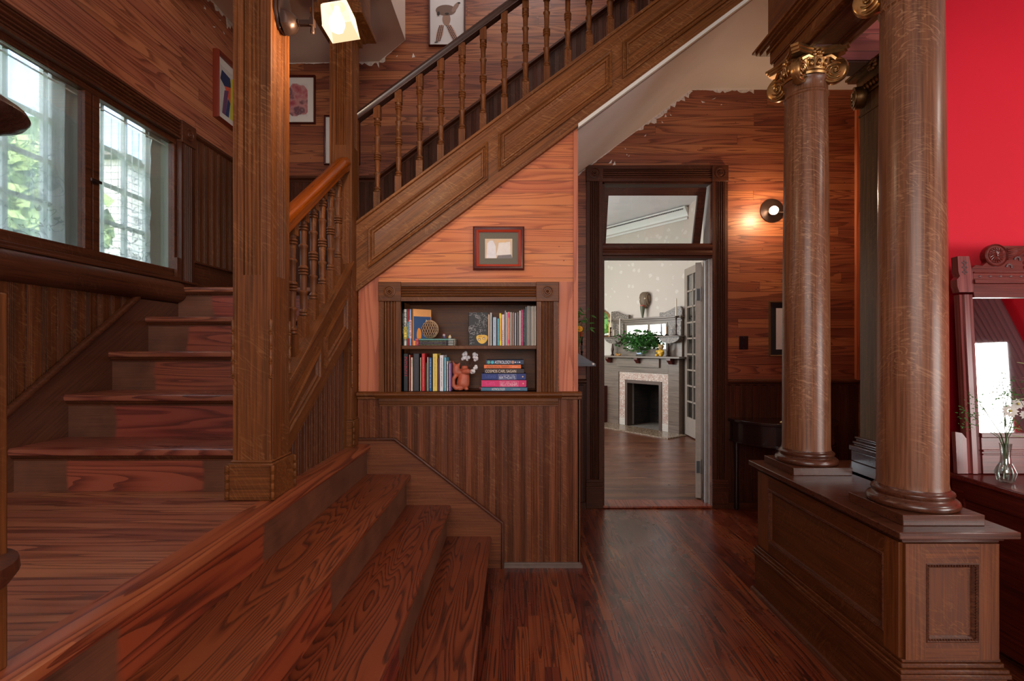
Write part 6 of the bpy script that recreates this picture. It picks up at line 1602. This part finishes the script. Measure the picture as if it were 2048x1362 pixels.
for x0, s in ((MR0, 1), (MR1 - .062, 1)):
    dm(MB().ext([(0, 0), (.016, -.004), (.020, .004), (.042, .004), (.046, -.004), (.062, 0), (.062, -.03), (0, -.03)], (x0, yf, .76), (1, 0, 0), (0, -1, 0), (0, 0, .83)), 'stile', M['mahogZ'])
    dm(MB().ext([(-.004, 0), (-.012, .03), (-.012, .06), (.002, .075), (-.004, .10), (-.004, .17), (.05, .17), (.06, .10), (.066, .10), (.062, .0)], (x0 - .002, yf - .008, 1.60), (1, 0, 0), (0, 0, 1), (0, .036, 0)), 'stile_head', M['mahogZ'])
    m = MB()
    for k in range(3):
        for a_ in range(4): m.ball((x0 + .024 + .009 * math.cos(a_ * PI / 2), yf - .009, 1.695 + .022 * k + .007 * math.sin(a_ * PI / 2)), .0045, 6, 4, (1.2, .5, 1))
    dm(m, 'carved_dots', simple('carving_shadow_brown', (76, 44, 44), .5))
    dm(MB().ext([(0, 0), (.05, 0), (.05, .16), (.03, .185), (0, .19)], (x0 - .05 if x0 < 2.3 else x0 + .062, yf, .76), (1, 0, 0), (0, 0, 1), (0, .02, 0)), 'side_bracket', M['mahogZ'])
xa, xb = MR0 + .062, MR1 - .062
dm(MB().box(xa, xb, yf - .006, yf + .03, .76, .925).box(xa, xb, yf - .014, yf, .86, .87).box(xa, xb, yf - .012, yf, .845, .852).box(xa, xb, yf - .010, yf, .925, .945), 'lower_rail', M['mahog'], bevel=.002)
dm(MB().box(xa, xb, yf - .008, yf + .03, 1.575, 1.64).box(xa, xb, yf - .018, yf + .03, 1.64, 1.658).box(xa, xb, yf - .010, yf + .03, 1.658, 1.69).box(xa, xb, yf - .016, yf + .03, 1.69, 1.696), 'upper_rail', M['mahog'], bevel=.002)
for k in range(14): dm(MB().ball((xa + .03 + .048 * k, yf - .010, 1.674), .009, 8, 5, (1.1, .5, .7)), 'carved_oval', bmat((92, 52, 50)))
part_label(dm(MB().box(xa, xb, yf + .008, yf + .012, .94, 1.578), 'mirror', M['mirror']), 'mirror pane')
cr = [(0, 0), (0, .02), (.02, .035), (.05, .03), (.07, .045), (.075, .09), (.10, .118), (.14, .125), (.22, .125), (.70, .125), (.74, .10), (.74, 0)]
dm(MB().ext(cr, (xa, yf - .004, 1.696), (1, 0, 0), (0, 0, 1), (0, .03, 0)), 'crest', M['mahog'], bevel=.002)
m = MB(); sc = Vector((xa + .115, yf - .006, 1.775))
m.lathe([(.050, -.03), (.054, -.02), (.054, .002), (.050, .006), (.046, .001), (.038, .001), (.036, .004), (.006, .004), (.006, .010), (.001, .011)], sc, (0, -1, 0), 32)
for k in range(18):
    a_ = 2 * PI * k / 18; m.tube([sc + Vector((.008 * math.cos(a_), -.005, .008 * math.sin(a_))), sc + Vector((.022 * math.cos(a_ + .12), -.008, .022 * math.sin(a_ + .12))), sc + Vector((.035 * math.cos(a_ + .3), -.004, .035 * math.sin(a_ + .3)))], [.002, .0036, .002], 5)
dm(m, 'rosette_scroll', M['mahog'])
m = MB()
for k in range(6): m.tube([sc + Vector((.05, -.004, -.02 + .010 * k)), sc + Vector((.09, -.008, -.002 + .007 * k)), sc + Vector((.15 + .008 * k, -.003, .028 + .003 * k))], [.003, .005, .003], 5)
for k in range(12): m.ball(sc + Vector((.18 + .036 * k, .002, .034)), .016, 12, 8, (1, .5, 1))
dm(m, 'fluted_band', M['mahog'])
m = MB()
for gx_, gz_ in ((.06, -.055), (.10, -.02), (.15, -.004), (.23, -.004), (.31, -.004), (.39, -.004)):
    for k in range(6):
        a_ = PI * k / 5 - .2; m.ball(sc + Vector((gx_ + .012 * math.cos(a_), -.0, gz_ + .012 * math.sin(a_))), .006, 7, 4, (1.2, .5, .7))
for k in range(9):
    for j in range(2): m.ball(sc + Vector((.13 + .033 * k, -.0, -.035 - .022 * j)), .0065, 8, 5, (.6, .4, 1.2))
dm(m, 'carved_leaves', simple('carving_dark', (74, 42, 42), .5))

vx, vy = X(2011, 2.16), 2.16; vz = .757
t = thing('glass_vase', 'small clear ribbed bud vase on the corner of the dresser', 'vase', (vx, vy, vz))
pr = [(.001, vz + .004), (.024, vz + .002), (.028, vz + .006), (.034, vz + .03), (.036, vz + .045), (.030, vz + .065), (.019, vz + .085), (.017, vz + .12), (.021, vz + .165), (.022, vz + .168), (.020, vz + .165), (.0155, vz + .12), (.0175, vz + .086), (.028, vz + .065), (.034, vz + .045), (.032, vz + .03), (.026, vz + .010), (.001, vz + .009)]
child(MB().lathe(pr, (vx, vy, 0), seg=28), 'glass', M['vase'], t)
m = MB()
for k in range(12):
    a_ = 2 * PI * k / 12; m.tube([(vx + .028 * math.cos(a_), vy + .028 * math.sin(a_), vz + .008), (vx + .0365 * math.cos(a_), vy + .0365 * math.sin(a_), vz + .045), (vx + .020 * math.cos(a_), vy + .020 * math.sin(a_), vz + .084)], .0018, 5)
child(m, 'ribs', M['vase'], t)
t = thing('flowers', 'white daisies with airy green sprigs standing in the bud vase', 'flowers', (vx, vy, vz + .05))
m = MB(); rr = random.Random(2)
heads = [(2020, 822, 2.12, .026), (2036, 808, 2.14, .022), (2052, 830, 2.12, .02)]
base = Vector((vx, vy, vz + .02))
tips = [Vector((X(u, y_), y_, Z(v, y_))) for u, v, y_, r_ in heads] + [Vector((X(u, 2.16), 2.16 + rr.uniform(-.04, .06), Z(v, 2.16))) for u, v in ((1962, 830), (1975, 800), (1990, 792), (2005, 780), (1958, 850), (1980, 815), (2044, 790), (2000, 762), (2030, 845))]
for p in tips:
    md = base + Vector((0, 0, .13)) + (p - base) * .18
    m.tube([tuple(base + Vector((rr.uniform(-.012, .012), 0, 0))), tuple(base + Vector((rr.uniform(-.008, .008), 0, .12))), tuple(md), tuple((md + p) / 2 + Vector((rr.uniform(-.015, .015), 0, .012))), tuple(p)], .0014, 5)
child(m, 'stems', M['stem'], t)
for u, v, y_, r_ in heads:
    m = MB(); m2 = MB()
    c0 = Vector((X(u, y_), y_, Z(v, y_))); nrm = Vector((-.5, -.8, .35)).normalized(); e1 = nrm.orthogonal().normalized(); e2 = nrm.cross(e1)
    for k in range(11):
        a_ = 2 * PI * k / 11; d_ = e1 * math.cos(a_) + e2 * math.sin(a_); s_ = nrm.cross(d_) * r_ * .26
        m.add([c0 + d_ * r_ * .15, c0 + d_ * r_ * .7 + s_ + nrm * .003, c0 + d_ * r_ * 1.15, c0 + d_ * r_ * .7 - s_ + nrm * .003], [(0, 1, 2, 3)])
    m2.ball(c0 + nrm * .003, r_ * .24, 8, 6)
    pt_ = child(m, 'petals', bmat((226, 222, 216)), t, recalc=False); child(m2, 'flower_centre', bmat((196, 180, 90)), pt_)
m = MB()
for p in tips[3:]:
    for k in range(34):
        q = p + Vector((rr.gauss(0, .022), rr.gauss(0, .02), rr.gauss(0, .018))); e = Vector((rr.uniform(-1, 1), rr.uniform(-1, 1), rr.uniform(-.6, 1))).normalized() * .014; f_ = e.orthogonal().normalized() * .003
        m.add([q, q + e * .5 + f_, q + e, q + e * .5 - f_], [(0, 1, 2, 3)])
child(m, 'sprigs', M['leaf'], t, recalc=False)
t = thing('leafy_plant', 'broader yellow-green leaves behind the daisies, cut by the right edge', 'plant', (X(2060, 2.12), 2.05, .757))
px_, py_ = 2.17, 2.02
child(MB().lathe([(.03, .757), (.036, .765), (.04, .83), (.038, .85)], (px_, py_, 0), seg=20), 'pot', simple('dark_pot', (70, 50, 46), .5), t)
m = MB(); m3 = MB()
for k in range(26):
    a_ = rr.random() * 2 * PI; hq = rr.uniform(.12, .42); rad_ = rr.uniform(.02, .10); p = Vector((px_ + rad_ * math.cos(a_), py_ + rad_ * math.sin(a_) + .02, .85 + hq))
    e = Vector((math.cos(a_), math.sin(a_), rr.uniform(-.4, .4))).normalized() * .05; f_ = e.cross(Vector((0, 0, 1))).normalized() * .015
    m.add([p, p + e * .35 + f_, p + e * .75 + f_ * .8, p + e, p + e * .75 - f_ * .8, p + e * .35 - f_], [(0, 1, 2, 3, 4, 5)])
    m3.tube([(px_, py_, .84), ((px_ + p.x) / 2, (py_ + p.y) / 2, .85 + hq * .6), tuple(p)], .0015, 4)
child(m, 'leaves', M['leafl'], t, recalc=False); child(m3, 'stems', M['stem'], t)

# drape and sheer at the parlour window, seen in the dresser mirror
def hang(name, label, xw, f, mat, top, bot, n=80, amp=.02, waves=60):
    m = MB(); vs = []
    for j in range(11):
        g_ = j / 10; y0_, y1_ = f(g_)
        for i_ in range(n + 1): vs.append((xw + amp * math.sin(i_ / n * waves), y0_ + (y1_ - y0_) * i_ / n, top + (bot - top) * g_))
    m.add(vs, [(j * (n + 1) + i_, j * (n + 1) + i_ + 1, (j + 1) * (n + 1) + i_ + 1, (j + 1) * (n + 1) + i_) for j in range(10) for i_ in range(n)], True)
    tag(m.build(name, mat, recalc=False), label, 'curtain')
hang('curtain', 'mauve drape pulled aside, seen only reflected in the dresser mirror', 6.2, lambda g: (-2.5 + 1.05 * g ** .9, -1.68 + .75 * g), simple('mauve_velvet', (128, 88, 96), .8), 2.62, .6)
sh_ = NT('white_sheer'); sh_.t.nodes.remove(sh_.b)
q1 = sh_.n('ShaderNodeBsdfTranslucent', {0: lin((226, 228, 226))}); q2 = sh_.n('ShaderNodeBsdfTransparent')
q3 = sh_.n('ShaderNodeMixShader', {0: .55, 1: q1.outputs[0], 2: q2.outputs[0]}); sh_.t.links.new(q3.outputs[0], sh_.out.inputs[0])
hang('sheer_curtain', 'white sheer behind the mauve drape, seen only in the dresser mirror', 6.27, lambda g: (-2.54, -1.73), sh_.m, 2.44, .62, amp=.008)
